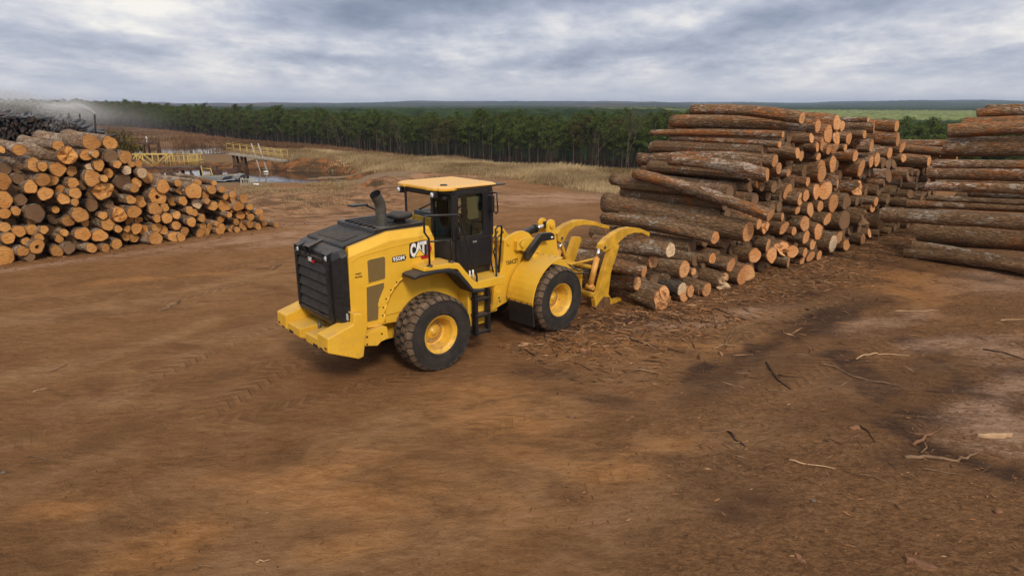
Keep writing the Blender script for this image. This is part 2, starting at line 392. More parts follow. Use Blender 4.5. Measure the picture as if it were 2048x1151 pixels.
dark = spots([(1090, 745, .9, .55, -15), (1200, 800, 1.0, .35, -25), (1640, 660, 1.6, .6, 40), (1560, 700, 1.2, .45, 40), (1760, 760, 1.4, .7, 20), (1850, 745, 1.6, .7, 30), (1720, 830, 1.0, .6, 20), (1950, 780, 1.4, .7, 10), (1960, 680, 1.6, .4, -20), (1400, 790, .9, .5, 30), (1240, 650, 1.8, .8, 30), (1150, 640, 1.4, .5, 40),
              (1600, 700, 3.2, .8, 40), (1850, 820, 2.2, .9, 20), (1990, 760, 1.6, .5, 30), (1880, 900, 1.2, .4, 10), (1600, 590, 2.5, 1.0, 40), (1800, 930, .6, .3, 0), (2000, 940, .8, .4, 0), (1500, 1010, .8, .5, 30), (1690, 600, 2, .8, 40), (1850, 500, 3, 1.6, 40), (760, 700, 1.2, .8, 40), (1000, 640, 1.8, 1.0, 40), (700, 730, 1, .4, 20)])  # the spots under the loader paint its shadow into the soil colour
pale = spots([(1480, 630, 1.5, .5, 30), (2010, 700, 1.3, .8, 20), (2030, 860, 1.2, .7, 20), (1950, 820, .9, .4, 20), (1340, 655, 1.0, .4, 10), (1750, 650, 1.4, .5, 30), (120, 527, 4, .35, 48), (330, 498, 4, .4, 48), (500, 480, 4, .6, 48), (640, 475, 4, .8, 40), (700, 440, 5, 1.2, 20), (770, 425, 4, 1.0, 20), (1080, 395, 6, 3, 10), (2000, 560, 3, 1.2, 30), (1880, 690, 1.3, .5, 20), (1800, 640, 1.4, .4, 30), (2035, 780, .9, .6, 20), (1990, 900, .8, .3, -20), (400, 316, 9, 2.6, 10), (330, 322, 9, 2.4, 10), (470, 318, 7, 2.2, 0), (560, 306, 10, 2, 0)])
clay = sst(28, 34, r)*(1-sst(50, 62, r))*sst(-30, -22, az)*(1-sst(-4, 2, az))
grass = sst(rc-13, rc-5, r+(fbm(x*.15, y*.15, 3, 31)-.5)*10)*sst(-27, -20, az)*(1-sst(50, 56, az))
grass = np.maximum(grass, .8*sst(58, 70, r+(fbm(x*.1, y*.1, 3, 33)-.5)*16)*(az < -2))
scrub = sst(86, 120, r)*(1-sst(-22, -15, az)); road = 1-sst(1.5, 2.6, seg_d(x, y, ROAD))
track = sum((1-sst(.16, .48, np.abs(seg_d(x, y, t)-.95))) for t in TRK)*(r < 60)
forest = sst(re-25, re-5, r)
path = np.zeros(len(x))
for l_, w_ in (([(230, 800), (400, 700), (600, 630)], .35), ([(0, 640), (280, 600), (560, 545), (800, 520)], .6), ([(520, 1151), (600, 960), (760, 860), (1000, 800), (1100, 830)], .7), ([(700, 1151), (950, 1000), (1200, 920), (1400, 930)], .6),
               ([(1150, 800), (1400, 690), (1650, 620), (1850, 560)], .5), ([(0, 500), (300, 488), (560, 470), (760, 440), (960, 420)], 1.0), ([(0, 760), (200, 720), (420, 640)], .4), ([(1150, 1151), (1300, 1000), (1500, 860), (1700, 760)], .45)):
    dq = seg_d(x, y, GP(l_))+(fbm(x*.8, y*.8, 3, 55)-.5)*w_*1.3; path = np.maximum(path, 1-sst(w_*.4, w_*1.5, dq))
lane = np.zeros(len(x))
for l_, w_ in (([(1730, 600), (1640, 650), (1540, 700), (1420, 765)], .5), ([(1690, 715), (1800, 800), (1900, 835), (2060, 800)], .45), ([(1760, 845), (1860, 900), (2000, 945)], .35), ([(1350, 640), (1210, 640), (1050, 665)], .45), ([(1830, 690), (1960, 790)], .4)):
    dq = seg_d(x, y, GP(l_))+(fbm(x*1.1, y*1.1, 4, 57)-.5)*w_*2.4; lane = np.maximum(lane, 1-sst(w_*.3, w_*1.5, dq))
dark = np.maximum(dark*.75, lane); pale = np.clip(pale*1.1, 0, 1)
churn = np.clip((np.arctan2(x, np.maximum(y, .01))*57.3-2)/14, 0, 1)*(1-sst(34, 45, r))
along = np.zeros(len(x)); bestd = np.full(len(x), 9e9)
for t in TRK:
    s0 = 0.0
    for (ax, ay), (bx, by) in zip(t[:-1], t[1:]):
        vx, vy = bx-ax, by-ay; L_ = math.hypot(vx, vy); tt = np.clip(((x-ax)*vx+(y-ay)*vy)/L_**2, 0, 1); dd_ = np.hypot(x-ax-tt*vx, y-ay-tt*vy)
        k = dd_ < bestd; bestd[k] = dd_[k]; along[k] = (s0+tt*L_)[k]; s0 += L_
across = bestd
def ground():
    m, nt = newmat('clay_ground'); g = geo(nt); pos = g.outputs['Position']; o = mapping(nt, pos, (1, 1, 1))
    A = lambda n: ND(nt, 'ShaderNodeAttribute', _attribute_name=n).outputs['Fac']
    tr = A('track')
    n0 = noise(nt, o, .22, 5, .6, .4); n1 = noise(nt, mapping(nt, pos, (.7, 1.3, 1), (0, 0, R(-38))), .8, 7, .66, .5); n2 = noise(nt, mapping(nt, pos, (1, 2.6, 1), (0, 0, R(-30))), 3.0, 7, .72, .4); n3 = noise(nt, o, 22, 6, .75)
    n4 = noise(nt, mapping(nt, pos, (1, 1.9, 1), (0, 0, R(-34))), 9.0, 8, .8, .5); vo = ND(nt, 'ShaderNodeTexVoronoi', Vector=mapping(nt, pos, (1, 1.5, 1), (0, 0, R(-34))), Scale=34.0).outputs['Distance']
    crumb = mth(nt, 'MULTIPLY', fr(nt, n4, .53, .70), fr(nt, n2, .42, .6))
    def dev(n, k): return mth(nt, 'MULTIPLY', mth(nt, 'SUBTRACT', n, .5), k)
    mixn = mth(nt, 'ADD', .565, mth(nt, 'ADD', mth(nt, 'ADD', dev(n1, .55), dev(n2, .75)), mth(nt, 'MULTIPLY', mth(nt, 'ADD', dev(n3, .7), dev(n4, .95)), mth(nt, 'ADD', .5, mth(nt, 'MULTIPLY', A('churn'), .75)))))
    mixn = mth(nt, 'SUBTRACT', mixn, mth(nt, 'MULTIPLY', crumb, .13))
    c = ramp(nt, mixn, [(.22, (.085, .040, .017)), (.40, (.185, .089, .037)), (.55, (.270, .134, .056)), (.69, (.35, .18, .081)), (.88, (.50, .285, .15))])
    c = mixc(nt, fr(nt, n0, .35, .68, 0, .55), c, mixc(nt, .5, c, (.30, .148, .062)))
    c = mixc(nt, mth(nt, 'MULTIPLY', A('path'), fr(nt, n1, .32, .60, .1, .62)), c, mixc(nt, fr(nt, n2, .35, .65), (.32, .175, .082), (.47, .27, .14)))
    c = mixc(nt, mth(nt, 'MULTIPLY', A('churn'), .42), c, mixc(nt, fr(nt, n4, .4, .62), (.085, .045, .025), (.25, .132, .066)))
    # tyre prints: two bands of chevron lugs along gently curved lines in the yard
    sxyz = ND(nt, 'ShaderNodeSeparateXYZ', i0=pos); X_, Y_ = sxyz.outputs[0], sxyz.outputs[1]; wheel = 0.0; band = 0.0
    hx, hy = math.cos(R(41.65)), math.sin(R(41.65)); rear = (-.963-1.7*hx, 13.97-1.7*hy)
    for (p0, dr, cur, half, len_) in [(rear, (-hx, -hy), .022, 1.02, 14.0)]+[(GP([a_])[0], tuple(np.subtract(GP([b_])[0], GP([a_])[0])), cu_, 1.05, 30.0) for a_, b_, cu_ in (((1010, 930), (1680, 625), .006), ((1260, 1040), (1990, 650), -.004), ((90, 930), (600, 650), .01), ((0, 640), (640, 520), -.004))]:
        L_ = math.hypot(*dr); dx_, dy_ = dr[0]/L_, dr[1]/L_
        ex, ey = mth(nt, 'SUBTRACT', X_, p0[0]), mth(nt, 'SUBTRACT', Y_, p0[1])
        s_ = mth(nt, 'ADD', mth(nt, 'MULTIPLY', ex, dx_), mth(nt, 'MULTIPLY', ey, dy_))
        d_ = mth(nt, 'ADD', mth(nt, 'SUBTRACT', mth(nt, 'MULTIPLY', ey, dx_), mth(nt, 'MULTIPLY', ex, dy_)), mth(nt, 'MULTIPLY', mth(nt, 'MULTIPLY', s_, s_), cur))
        q_ = mth(nt, 'ABSOLUTE', mth(nt, 'SUBTRACT', mth(nt, 'ABSOLUTE', d_), half))
        bd_ = mth(nt, 'MULTIPLY', fr(nt, q_, .30, .22), mth(nt, 'MULTIPLY', fr(nt, s_, -.2, .5), fr(nt, s_, len_, len_*.5)))
        lg_ = mth(nt, 'SINE', mth(nt, 'ADD', mth(nt, 'MULTIPLY', s_, 24.0), mth(nt, 'MULTIPLY', q_, 20.0)))
        wheel = mth(nt, 'MAXIMUM', wheel, mth(nt, 'MULTIPLY', bd_, fr(nt, lg_, -.3, .4))); band = mth(nt, 'MAXIMUM', band, bd_)
    worn = mth(nt, 'MULTIPLY', fr(nt, n0, .40, .60), fr(nt, n1, .36, .56, .25, 1)); wheel = mth(nt, 'MULTIPLY', wheel, worn); band = mth(nt, 'MULTIPLY', band, worn)
    c = mixc(nt, mth(nt, 'MULTIPLY', mth(nt, 'SUBTRACT', band, wheel, clamp=True), .30), c, (.10, .053, .028))
    c = mixc(nt, mth(nt, 'MULTIPLY', wheel, .18), c, (.37, .205, .10))
    def mask(a, n, s, amt): return mth(nt, 'MULTIPLY', fr(nt, mth(nt, 'MULTIPLY', A(a), mth(nt, 'ADD', mth(nt, 'MULTIPLY', mth(nt, 'SUBTRACT', n, .5), s*4.0), .75)), .08, .95), amt)
    c = mixc(nt, mask('orange', n1, 1.2, .62), c, mixc(nt, fr(nt, n2, .3, .7), (.40, .175, .055), (.60, .295, .11)))
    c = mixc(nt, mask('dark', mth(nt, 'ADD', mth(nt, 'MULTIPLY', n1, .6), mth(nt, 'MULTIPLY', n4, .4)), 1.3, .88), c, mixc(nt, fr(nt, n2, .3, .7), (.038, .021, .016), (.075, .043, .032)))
    c = mixc(nt, mask('pale', mth(nt, 'ADD', mth(nt, 'MULTIPLY', n1, .5), mth(nt, 'MULTIPLY', n4, .5)), 1.6, .85), c, mixc(nt, fr(nt, n2, .3, .7), (.30, .17, .105), (.58, .37, .25)))
    cl = mixc(nt, fr(nt, n1, .36, .62), mixc(nt, fr(nt, n2, .35, .65), (.10, .06, .033), (.19, .10, .05)), mixc(nt, fr(nt, n2, .35, .7), (.33, .155, .07), (.56, .35, .21)))
    c = mixc(nt, A('clay'), c, cl)
    c = mixc(nt, mth(nt, 'MULTIPLY', tr, fr(nt, n2, .3, .7, .1, .35)), c, mixc(nt, fr(nt, n1, .4, .6), (.12, .062, .031), (.40, .225, .115)))
    gr = mixc(nt, fr(nt, n2, .3, .7), (.13, .085, .042), (.27, .185, .095)); gr = mixc(nt, fr(nt, n1, .5, .7, 0, .5), gr, (.19, .095, .045))
    c = mixc(nt, A('grass'), c, gr)
    sc = mixc(nt, fr(nt, n2, .3, .7), (.13, .072, .042), (.24, .145, .085)); c = mixc(nt, A('scrub'), c, sc)
    c = mixc(nt, mth(nt, 'MULTIPLY', A('road'), .85), c, mixc(nt, n2, (.20, .14, .09), (.34, .24, .155)))
    up = ND(nt, 'ShaderNodeSeparateXYZ', i0=g.outputs['True Normal']).outputs[2]
    bank = mth(nt, 'MULTIPLY', fr(nt, up, .955, .86), mth(nt, 'SUBTRACT', 1.0, A('forest')))
    c = mixc(nt, bank, c, mixc(nt, fr(nt, n1, .4, .62), (.085, .055, .032), (.29, .125, .05)))
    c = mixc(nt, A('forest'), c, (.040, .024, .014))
    h0 = wheel
    h = mth(nt, 'ADD', mth(nt, 'MULTIPLY', n2, .9), mth(nt, 'ADD', mth(nt, 'ADD', mth(nt, 'MULTIPLY', h0, .75), mth(nt, 'ADD', mth(nt, 'MULTIPLY', n3, .35), mth(nt, 'MULTIPLY', n4, .75))), mth(nt, 'SUBTRACT', mth(nt, 'MULTIPLY', n1, .6), mth(nt, 'MULTIPLY', vo, .25))))
    fin(nt, c, .95, bump=h, bstr=1.0, bdist=.10, spec=.12); return m
M['ground'] = ground()
tri0 = np.stack([idx[0], nxt[0], np.full(nA, ci), np.full(nA, ci)], -1)
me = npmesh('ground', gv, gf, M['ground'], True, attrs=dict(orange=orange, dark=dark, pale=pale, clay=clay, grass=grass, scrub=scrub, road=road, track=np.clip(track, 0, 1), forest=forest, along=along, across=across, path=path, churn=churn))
tag(link('ground', me), 'bare brown clay yard falling away to grass and woods', 'ground', kind='structure')
def hz(x, y): return float(height(np.array([x]), np.array([y]))[0])

# water of the two ponds
def water():
    m, nt = newmat('still_pond_water'); o = geo(nt).outputs['Position']
    n = noise(nt, mapping(nt, o, (1, 2.5, 1)), 1.4, 4, .6)
    fin(nt, (.018, .016, .013), .06, bump=n, bstr=.06, bdist=.05, spec=.6); return m
M['water'] = water()
for nm, cs, ss, z in (('pond', P1w, P1s, -2.3), ('pond', P2w, P2s, -2.0)):
    c = np.mean(cs, 0); mb = MB(); a = max(s[0] for s in ss)*2.0
    n = 40; mb.add([(c[0]+(a+9)*math.cos(2*math.pi*k/n), c[1]+(max(s[1] for s in ss)*1.5+3)*math.sin(2*math.pi*k/n), z) for k in range(n)], [tuple(range(n))])
    tag(mb.build('pond_water', M['water']), 'dark pond water reflecting the sky' if z < -2.1 else 'small far pond behind the yellow footbridge', 'water', kind='structure')

# distant woods: canopy surface behind the near forest, rising to the ridges on the horizon
A2 = np.arange(-60, 60, .10); R2 = []; q = 175.0
while q < 7000: R2.append(q); q *= 1.012
R2 = np.array(R2); th, rr_ = np.meshgrid(np.radians(A2), R2); wx, wy = rr_*np.sin(th), rr_*np.cos(th); waz = np.degrees(th)
lr = np.log(rr_); yc = np.interp(lr, np.log(FARC[0]), FARC[1]); yr = np.interp(lr, np.log(FARR[0]), FARR[1]); bl = sst(12, 17, waz)
yy = yc*(1-bl)+yr*bl
und = (fbm(waz*.13+7, rr_*.0006, 4, 41)-.5)*15.0*sst(1500, 3500, rr_)
wz = yz(yy-und, rr_)
inr = RE(waz)+34+np.interp(waz, [-60, -24, -12, 60], [70, 50, 0, 0])
lowz = yz(YB(waz), RE(waz))-6; kk = sst(0, 40, rr_-inr); wz = np.minimum(wz, lowz)*(1-kk)+wz*kk
canopy = (fbm(wx*.11, wy*.11, 3, 51)-.5)*3.2+(vn(wx*.3, wy*.3, 52)-.5)*1.6*(rr_ < 1500)
wz = wz+np.where(rr_ < inr, 0, canopy*np.interp(rr_, [250, 900, 3000], [1.0, 1.1, 2.2]))
field = bl*sst(430, 520, rr_)*(1-sst(1080, 1250, rr_))
field = np.maximum(field, sst(6, 8, waz)*(1-bl)*sst(480, 560, rr_)*(1-sst(900, 1100, rr_))*.7)
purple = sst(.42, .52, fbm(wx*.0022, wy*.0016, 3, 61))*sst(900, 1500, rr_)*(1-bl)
n1_, n2_ = wz.shape; ii = np.arange(n1_*n2_).reshape(n1_, n2_)
wf = np.stack([ii[:-1, :-1], ii[:-1, 1:], ii[1:, 1:], ii[1:, :-1]], -1).reshape(-1, 4)[:, ::-1]
def woods():
    m, nt = newmat('far_woods'); o = geo(nt).outputs['Position']; A = lambda n: ND(nt, 'ShaderNodeAttribute', _attribute_name=n).outputs['Fac']
    a = noise(nt, o, .10, 5, .7); b = noise(nt, o, .013, 4, .6)
    c = mixc(nt, fr(nt, a, .35, .65), (.010, .019, .010), (.034, .055, .022)); c = mixc(nt, fr(nt, b, .45, .62, 0, .6), c, (.030, .052, .020))
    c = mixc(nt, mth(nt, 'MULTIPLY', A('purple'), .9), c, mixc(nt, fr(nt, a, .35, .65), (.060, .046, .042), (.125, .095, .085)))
    c = mixc(nt, A('field'), c, mixc(nt, fr(nt, a, .3, .7), (.09, .115, .035), (.21, .24, .085)))
    fin(nt, c, .95, spec=.1); return m
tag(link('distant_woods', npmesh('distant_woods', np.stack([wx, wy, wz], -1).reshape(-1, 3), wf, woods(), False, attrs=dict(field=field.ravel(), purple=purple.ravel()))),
    'far wooded ridges and a light green young plantation on the horizon', 'woods', kind='stuff')

# ------------------------------------------------------------------ the wheel loader (x forward, y left, metres)
LX, LY, LYAW, ART = -.963, 13.97, R(41.65), .063
LD = tag(empty('wheel_loader', (LX, LY, 0), LYAW), 'yellow articulated wheel loader with log grapple pushing into the log pile', 'wheel loader')
FA = Matrix.Rotation(ART, 4, 'Z')
def P(name, mb, mats, parent=None, bevel=.008, front=False, label=None):
    if front: mb.tf(FA)
    o = mb.build(name, mats, LD if parent is None else parent, bevel)
    if label: o['label'] = label
    return o
def text_mesh(s, bold=.0, size=1.0):
    cu = bpy.data.curves.new('t', 'FONT'); cu.body = s; cu.size = size; cu.offset = bold; cu.extrude = .0; cu.resolution_u = 3
    o = bpy.data.objects.new('t', cu); me = bpy.data.meshes.new_from_object(o)
    bpy.data.objects.remove(o); return me
def lettering(s, mat, parent, o, xd, up, h, width=None, bold=.02, depth=.003, front=False, name='lettering', me=None):
    """text lying on a plane: o = lower left corner, xd / up = directions of writing"""
    me = text_mesh(s, bold) if me is None else me
    co = np.array([v.co[:] for v in me.vertices]); mn, mxx = co.min(0), co.max(0)
    sy = h/(mxx[1]-mn[1]); sxx = sy if width is None else width/(mxx[0]-mn[0])
    o = Vector(o); xd = Vector(xd).normalized(); up = Vector(up).normalized(); nn = xd.cross(up)
    mb = MB()
    pts = [o+xd*((c[0]-mn[0])*sxx)+up*((c[1]-mn[1])*sy) for c in co]
    n = len(pts); fs = [tuple(p.vertices) for p in me.polygons]
    # a thin raised slab: front face, and walls round every open edge
    cnt = {}
    for f in fs:
        for a, b in zip(f, f[1:]+f[:1]): cnt[(min(a, b), max(a, b))] = cnt.get((min(a, b), max(a, b)), 0)+1
    vs = [p+nn*depth for p in pts]+pts
    walls = [(a, b, b+n, a+n) for (a, b), k in cnt.items() if k == 1]
    mb.add(vs, fs+walls, 0)
    if front: mb.tf(FA)
    bpy.data.meshes.remove(me)
    ob = mb.build(name, mat, parent); return ob
def loft(mb, rings, mi=0, smooth=False, caps=True):
    n = len(rings[0]); vs = [p for r in rings for p in r]
    fs = [(i*n+k, i*n+(k+1) % n, (i+1)*n+(k+1) % n, (i+1)*n+k) for i in range(len(rings)-1) for k in range(n)]
    if caps: fs += [tuple(range(n)), tuple(range(len(vs)-1, len(vs)-n-1, -1))]
    return mb.add(vs, fs, mi, smooth)

# --- wheels: tyre with interlocking tread blocks, dished rim, hub and bolts
def make_tyre():
    mb = MB()
    prof = [(.25, .36), (.275, .385), (.297, .46), (.305, .54), (.30, .62), (.287, .675), (.262, .712), (.20, .727), (0, .733)]
    prof = prof+[(-y, r) for y, r in prof[-2::-1]]
    mb.lathe(prof, 72, 0)
    for k, rr in enumerate((.43, .655)):                           # raised ribs of the sidewall
        for sgn in (-1, 1):
            y0 = .288 if k == 0 else .290
            mb.lathe([(sgn*(y0+.006), rr-.012), (sgn*(y0+.016), rr), (sgn*(y0+.004), rr+.012)], 72, 0)
    N = 28; dth = 2*math.pi/N
    def surf(t, y, h=0):
        y2 = abs(y); r = np.interp(y2, [0, .20, .262, .285, .297], [.733, .727, .712, .684, .655])
        ny, nr = np.interp(y2, [0, .19, .26, .30], [0, .08, .55, .95]), np.interp(y2, [0, .19, .26, .30], [1, 1, .84, .35])
        r2 = r+h*nr; yy = y+math.copysign(h*ny, y)
        return (r2*math.cos(t), yy, r2*math.sin(t))
    def block(poly, t0, h=.026):
        n = len(poly); c = (sum(p[0] for p in poly)/n, sum(p[1] for p in poly)/n)
        lo = [surf(t0+p[0]*dth, p[1], -.004) for p in poly]
        hi = [surf(t0+(c[0]+(p[0]-c[0])*.95)*dth, c[1]+(p[1]-c[1])*.97, h) for p in poly]
        mid = surf(t0+c[0]*dth, c[1], h+.002)
        vs = lo+hi+[mid]
        mb.add(vs, [(i, (i+1) % n, (i+1) % n+n, i+n) for i in range(n)], 0)
        mb.add([vs[i] for i in range(n, 2*n+1)], [(i, (i+1) % n, n) for i in range(n)], 1)
    for k in range(N):
        for sgn in (-1, 1):
            t = (k+(.5 if sgn > 0 else 0))*dth
            block([(-.42, sgn*.292), (.42, sgn*.292), (.46, sgn*.22), (.68, sgn*.165), (.24, sgn*.135), (-.12, sgn*.155), (-.44, sgn*.21)], t)
            block([(.28, sgn*.128), (.70, sgn*.157), (1.06, sgn*.13), (.95, sgn*.075), (1.06, sgn*.02), (.62, sgn*.004), (.22, sgn*.025), (.34, sgn*.075)], t)
    return mb.mesh('tyre', [M['rubber'], M['tread']])
def make_rim():
    mb = MB()
    prof = [(-.235, .385), (-.262, .393), (-.272, .384), (-.27, .366), (-.245, .356), (-.235, .345), (-.225, .318), (-.205, .308),
            (-.19, .300), (.03, .292), (.045, .275), (.05, .225)]
    mb.lathe(prof, 56, 0)
    mb.lathe([(.05, .30), (.10, .31), (.25, .33), (.272, .366), (.262, .39)], 40, 0)
    for a in (.3, 2.4, 4.5): mb.tube([(.297*math.cos(a), -.02, .297*math.sin(a)), (.27*math.cos(a), -.02, .27*math.sin(a))], .016, 8)
    return mb.mesh('rim', [M['yellow']])
def make_hub():
    mb = MB()
    mb.lathe([(.06, .24), (.035, .235), (.03, .165), (.0, .155), (-.02, .12), (-.03, .07), (-.06, .062), (-.062, .001)], 32, 0)
    return mb.mesh('hub', [M['yellow']])
def make_bolts():
    mb = MB()
    for k in range(22):
        a = 2*math.pi*k/22
        mb.tube([(.20*math.cos(a), .04, .20*math.sin(a)), (.20*math.cos(a), .002, .20*math.sin(a))], .0165, 6, smooth=False)
    return mb.mesh('wheel_bolts', [M['silver']])
tyre_me, rim_me, hub_me, bolt_me = make_tyre(), make_rim(), make_hub(), make_bolts()
for (x, y, a, flip) in ((-1.65, -1.0, 0, 0), (-1.65, 1.0, 0, 1), (1.65, -1.0, ART, 0), (1.65, 1.0, ART, 1)):
    p = Matrix.Rotation(a, 4, 'Z') @ Vector((x, y, .737))
    w = link('wheel', tyre_me, LD, p); w.rotation_euler = (0, random.uniform(-2, 2), a+(math.pi if flip else 0))
    for nm, me in (('rim', rim_me), ('hub', hub_me), ('wheel_bolts', bolt_me)): link(nm, me, w)

# --- rear frame and counterweight
mb = MB().box((-3.1, -.52, .62), (.15, .52, 1.30))
mb.box((-2.2, -.70, .75), (-1.1, .70, 1.75)); mb.box((-1.9, -.72, .55), (-1.4, .72, .95))
P('rear_frame', mb, [M['yellow']])
mb = MB().lathe([(-.72, .16), (-.70, .2), (.70, .2), (.72, .16)], 20, c=(-1.65, 0, .74)); P('rear_axle', mb, [M['yellow']], bevel=0)
mb = MB()
for s in (-1, 1):
    # outer horn with its raised post
    prof = [(-3.87, .86), (-3.86, 1.13), (-3.36, 1.27), (-3.34, 1.46), (-3.19, 1.44), (-3.09, 1.17), (-3.12, 1.02), (-3.14, .98), (-3.20, .63), (-3.30, .61)]
    mb.prism(prof, s*1.06, s*.66)
    # step in front of the grille
    st = [(-3.84, .82), (-3.84, 1.0), (-3.30, 1.02), (-3.30, .72), (-3.6, .72)]
    mb.prism(st, s*.66, s*.12)
mb.box((-3.45, -.125, .70), (-3.10, .125, .98)); mb.box((-3.3, -.66, .60), (-2.95, .66, 1.02))
cw = P('counterweight', mb, [M['yellow']], bevel=.018)
for s in (-1, 1):
    P('bumper_slot', MB().box((-3.847, s*.42, .822), (-3.66, s*.60, .875)).box((-3.87, s*.73, .86), (-3.71, s*.86, .895)), [M['matteblack']], cw, bevel=.004)
    P('tail_light', MB().box((-3.874, s*.93, .90), (-3.85, s*1.01, .945)), [M['redlens']], cw, bevel=.004)
    P('lamp_bezel', MB().box((-3.372, s*.74, 1.285), (-3.33, s*.93, 1.445)), [M['black']], cw, bevel=.005)
    P('work_lamp', MB().box((-3.380, s*.765, 1.305), (-3.35, s*.905, 1.425)), [M['lens']], cw, bevel=.006)
    mbx = MB().prism([(-3.14, .80), (-3.14, 1.0), (-2.76, 1.09), (-2.72, 1.08), (-2.66, 1.05), (-2.64, .83), (-2.80, .80), (-2.88, .74)], s*1.0, s*.74)
    bt = P('bumper_bracket', mbx, [M['yellow']], cw)
    mbb = MB()
    for x, z in ((-3.08, .96), (-3.09, .82), (-2.78, .95)): mbb.tube([(x, s*1.0, z), (x, s*1.008, z)], .018, 8)
    P('bolt', mbb, [M['black']], bt, bevel=0)
P('hitch_pin', MB().tube([(-3.5, 0, .9), (-3.5, 0, 1.09)], .03, 10).tube([(-3.5, -.08, 1.06), (-3.5, .08, 1.06)], .014, 8), [M['steel']], cw, bevel=0)

# --- hood
arch = [(-2.62, 1.10), (-2.62, 1.27), (-2.57, 1.44), (-2.50, 1.58), (-2.40, 1.71), (-2.28, 1.82), (-2.14, 1.90), (-1.98, 1.955), (-1.80, 1.98), (-1.46, 1.98)]
hood_side = [(-3.30, 1.10)]+arch+[(-1.455, 2.52), (-1.50, 2.60), (-2.45, 2.60), (-3.27, 2.42)]
mb = MB()
for s in (-1, 1):
    mb.prism(hood_side, s*.86, s*.80)
    # shoulder band that leans in above the side
    mb.add([(-3.27, s*.86, 2.42), (-2.45, s*.86, 2.60), (-1.50, s*.86, 2.60), (-1.52, s*.78, 2.755), (-2.42, s*.78, 2.755), (-3.22, s*.78, 2.575),
            (-3.22, s*.66, 2.575), (-2.42, s*.66, 2.755), (-1.52, s*.66, 2.755), (-1.455, s*.86, 2.52), (-1.47, s*.66, 2.52)],
           [(0, 1, 4, 5), (1, 2, 3, 4), (5, 4, 7, 6), (4, 3, 8, 7), (2, 9, 10, 8, 3)])
mb.box((-3.2, -.80, 1.2), (-1.50, .80, 2.38)); mb.box((-2.42, -.79, 2.38), (-1.52, .79, 2.74))
mb.prism([(-3.22, 2.38), (-3.22, 2.56), (-2.42, 2.74), (-2.42, 2.38)], -.78, .78)
hood = P('hood', mb, [M['yellow']], bevel=.012)
# pressed body line under the shoulder
for s in (-1, 1):
    mbx = MB().prism([(-3.20, 2.33), (-3.05, 2.40), (-2.40, 2.475), (-1.55, 2.535), (-1.55, 2.55), (-2.42, 2.50), (-3.05, 2.425), (-3.2, 2.36)], s*.86, s*.868)
    P('body_line', mbx, [M['yellow']], hood, bevel=.003)
    # rolled flange along the wheel arch, with bolts
    mbx = MB()
    for a, b in zip(arch[:-1], arch[1:]):
        mbx.tube([(a[0], s*.862, a[1]), (b[0], s*.862, b[1])], .016, 6)
    mbx.tube([(-2.99, s*.862, 1.085), (-2.62, s*.862, 1.085)], .02, 6)
    P('arch_flange', mbx, [M['yellow']], hood, bevel=0)
    mbx = MB()
    for x, z in ((-2.66, 1.24), (-2.64, 1.39), (-2.57, 1.54), (-2.46, 1.69), (-2.33, 1.81), (-2.19, 1.90)):
        mbx.tube([(x, s*.86, z), (x, s*.868, z)], .016, 8)
    P('bolt', mbx, [M['black']], hood, bevel=0)
    mbx = MB().prism([(-2.88, 1.06), (-1.2, .95), (-.55, 1.0), (-.55, 1.6), (-1.2, 2.05), (-2.3, 1.98)], s*.78, s*.70)
    P('inner_fender', mbx, [M['yellow']])
    # screened vents in the side
    v1 = [(-2.91, 1.905), (-2.91, 2.30), (-2.87, 2.32), (-2.58, 2.335), (-2.55, 2.31), (-2.57, 1.94), (-2.60, 1.925)]
    v2 = [(-2.985, 1.19), (-2.955, 1.83), (-2.60, 1.855), (-2.605, 1.77), (-2.725, 1.555), (-2.765, 1.185)]
    for v in (v1, v2):
        cx, cz = sum(p[0] for p in v)/len(v), sum(p[1] for p in v)/len(v)
        big = [(cx+(p[0]-cx)*1.09, cz+(p[1]-cz)*1.06) for p in v]
        fm = P('vent_frame', MB().prism(big, s*.858, s*.866), [M['yellow']], hood, bevel=.004)
        P('vent_screen', MB().prism(v, s*.860, s*.870), [M['screen']], fm, bevel=0)
    mbx = MB().box((-2.752, s*.872, 1.42), (-2.70, s*.884, 1.50)); P('latch', mbx, [M['yellow']], hood, bevel=.006)
# black top: ribbed cover, slanted tail with dusty screen
mb = MB().prism([(-3.30, 2.565), (-3.28, 2.60), (-2.74, 2.72), (-2.60, 2.735), (-2.6, 2.70), (-3.26, 2.55)], -.70, .70)
P('tail_cover', mb, [M['matteblack']], hood)
P('screen_panel', MB().prism([(-3.16, 2.630), (-2.86, 2.697), (-2.86, 2.703), (-3.16, 2.637)], -.48, .48), [M['grille']], hood, bevel=0)
mb = MB().prism([(-2.66, 2.72), (-2.64, 2.80), (-1.56, 2.83), (-1.53, 2.72)], -.70, .70)
for k in range(7): mb.box((-2.58, -.56+k*.17, 2.80), (-1.6, -.50+k*.17, 2.838))
top = P('cooling_cover', mb, [M['black']], hood)
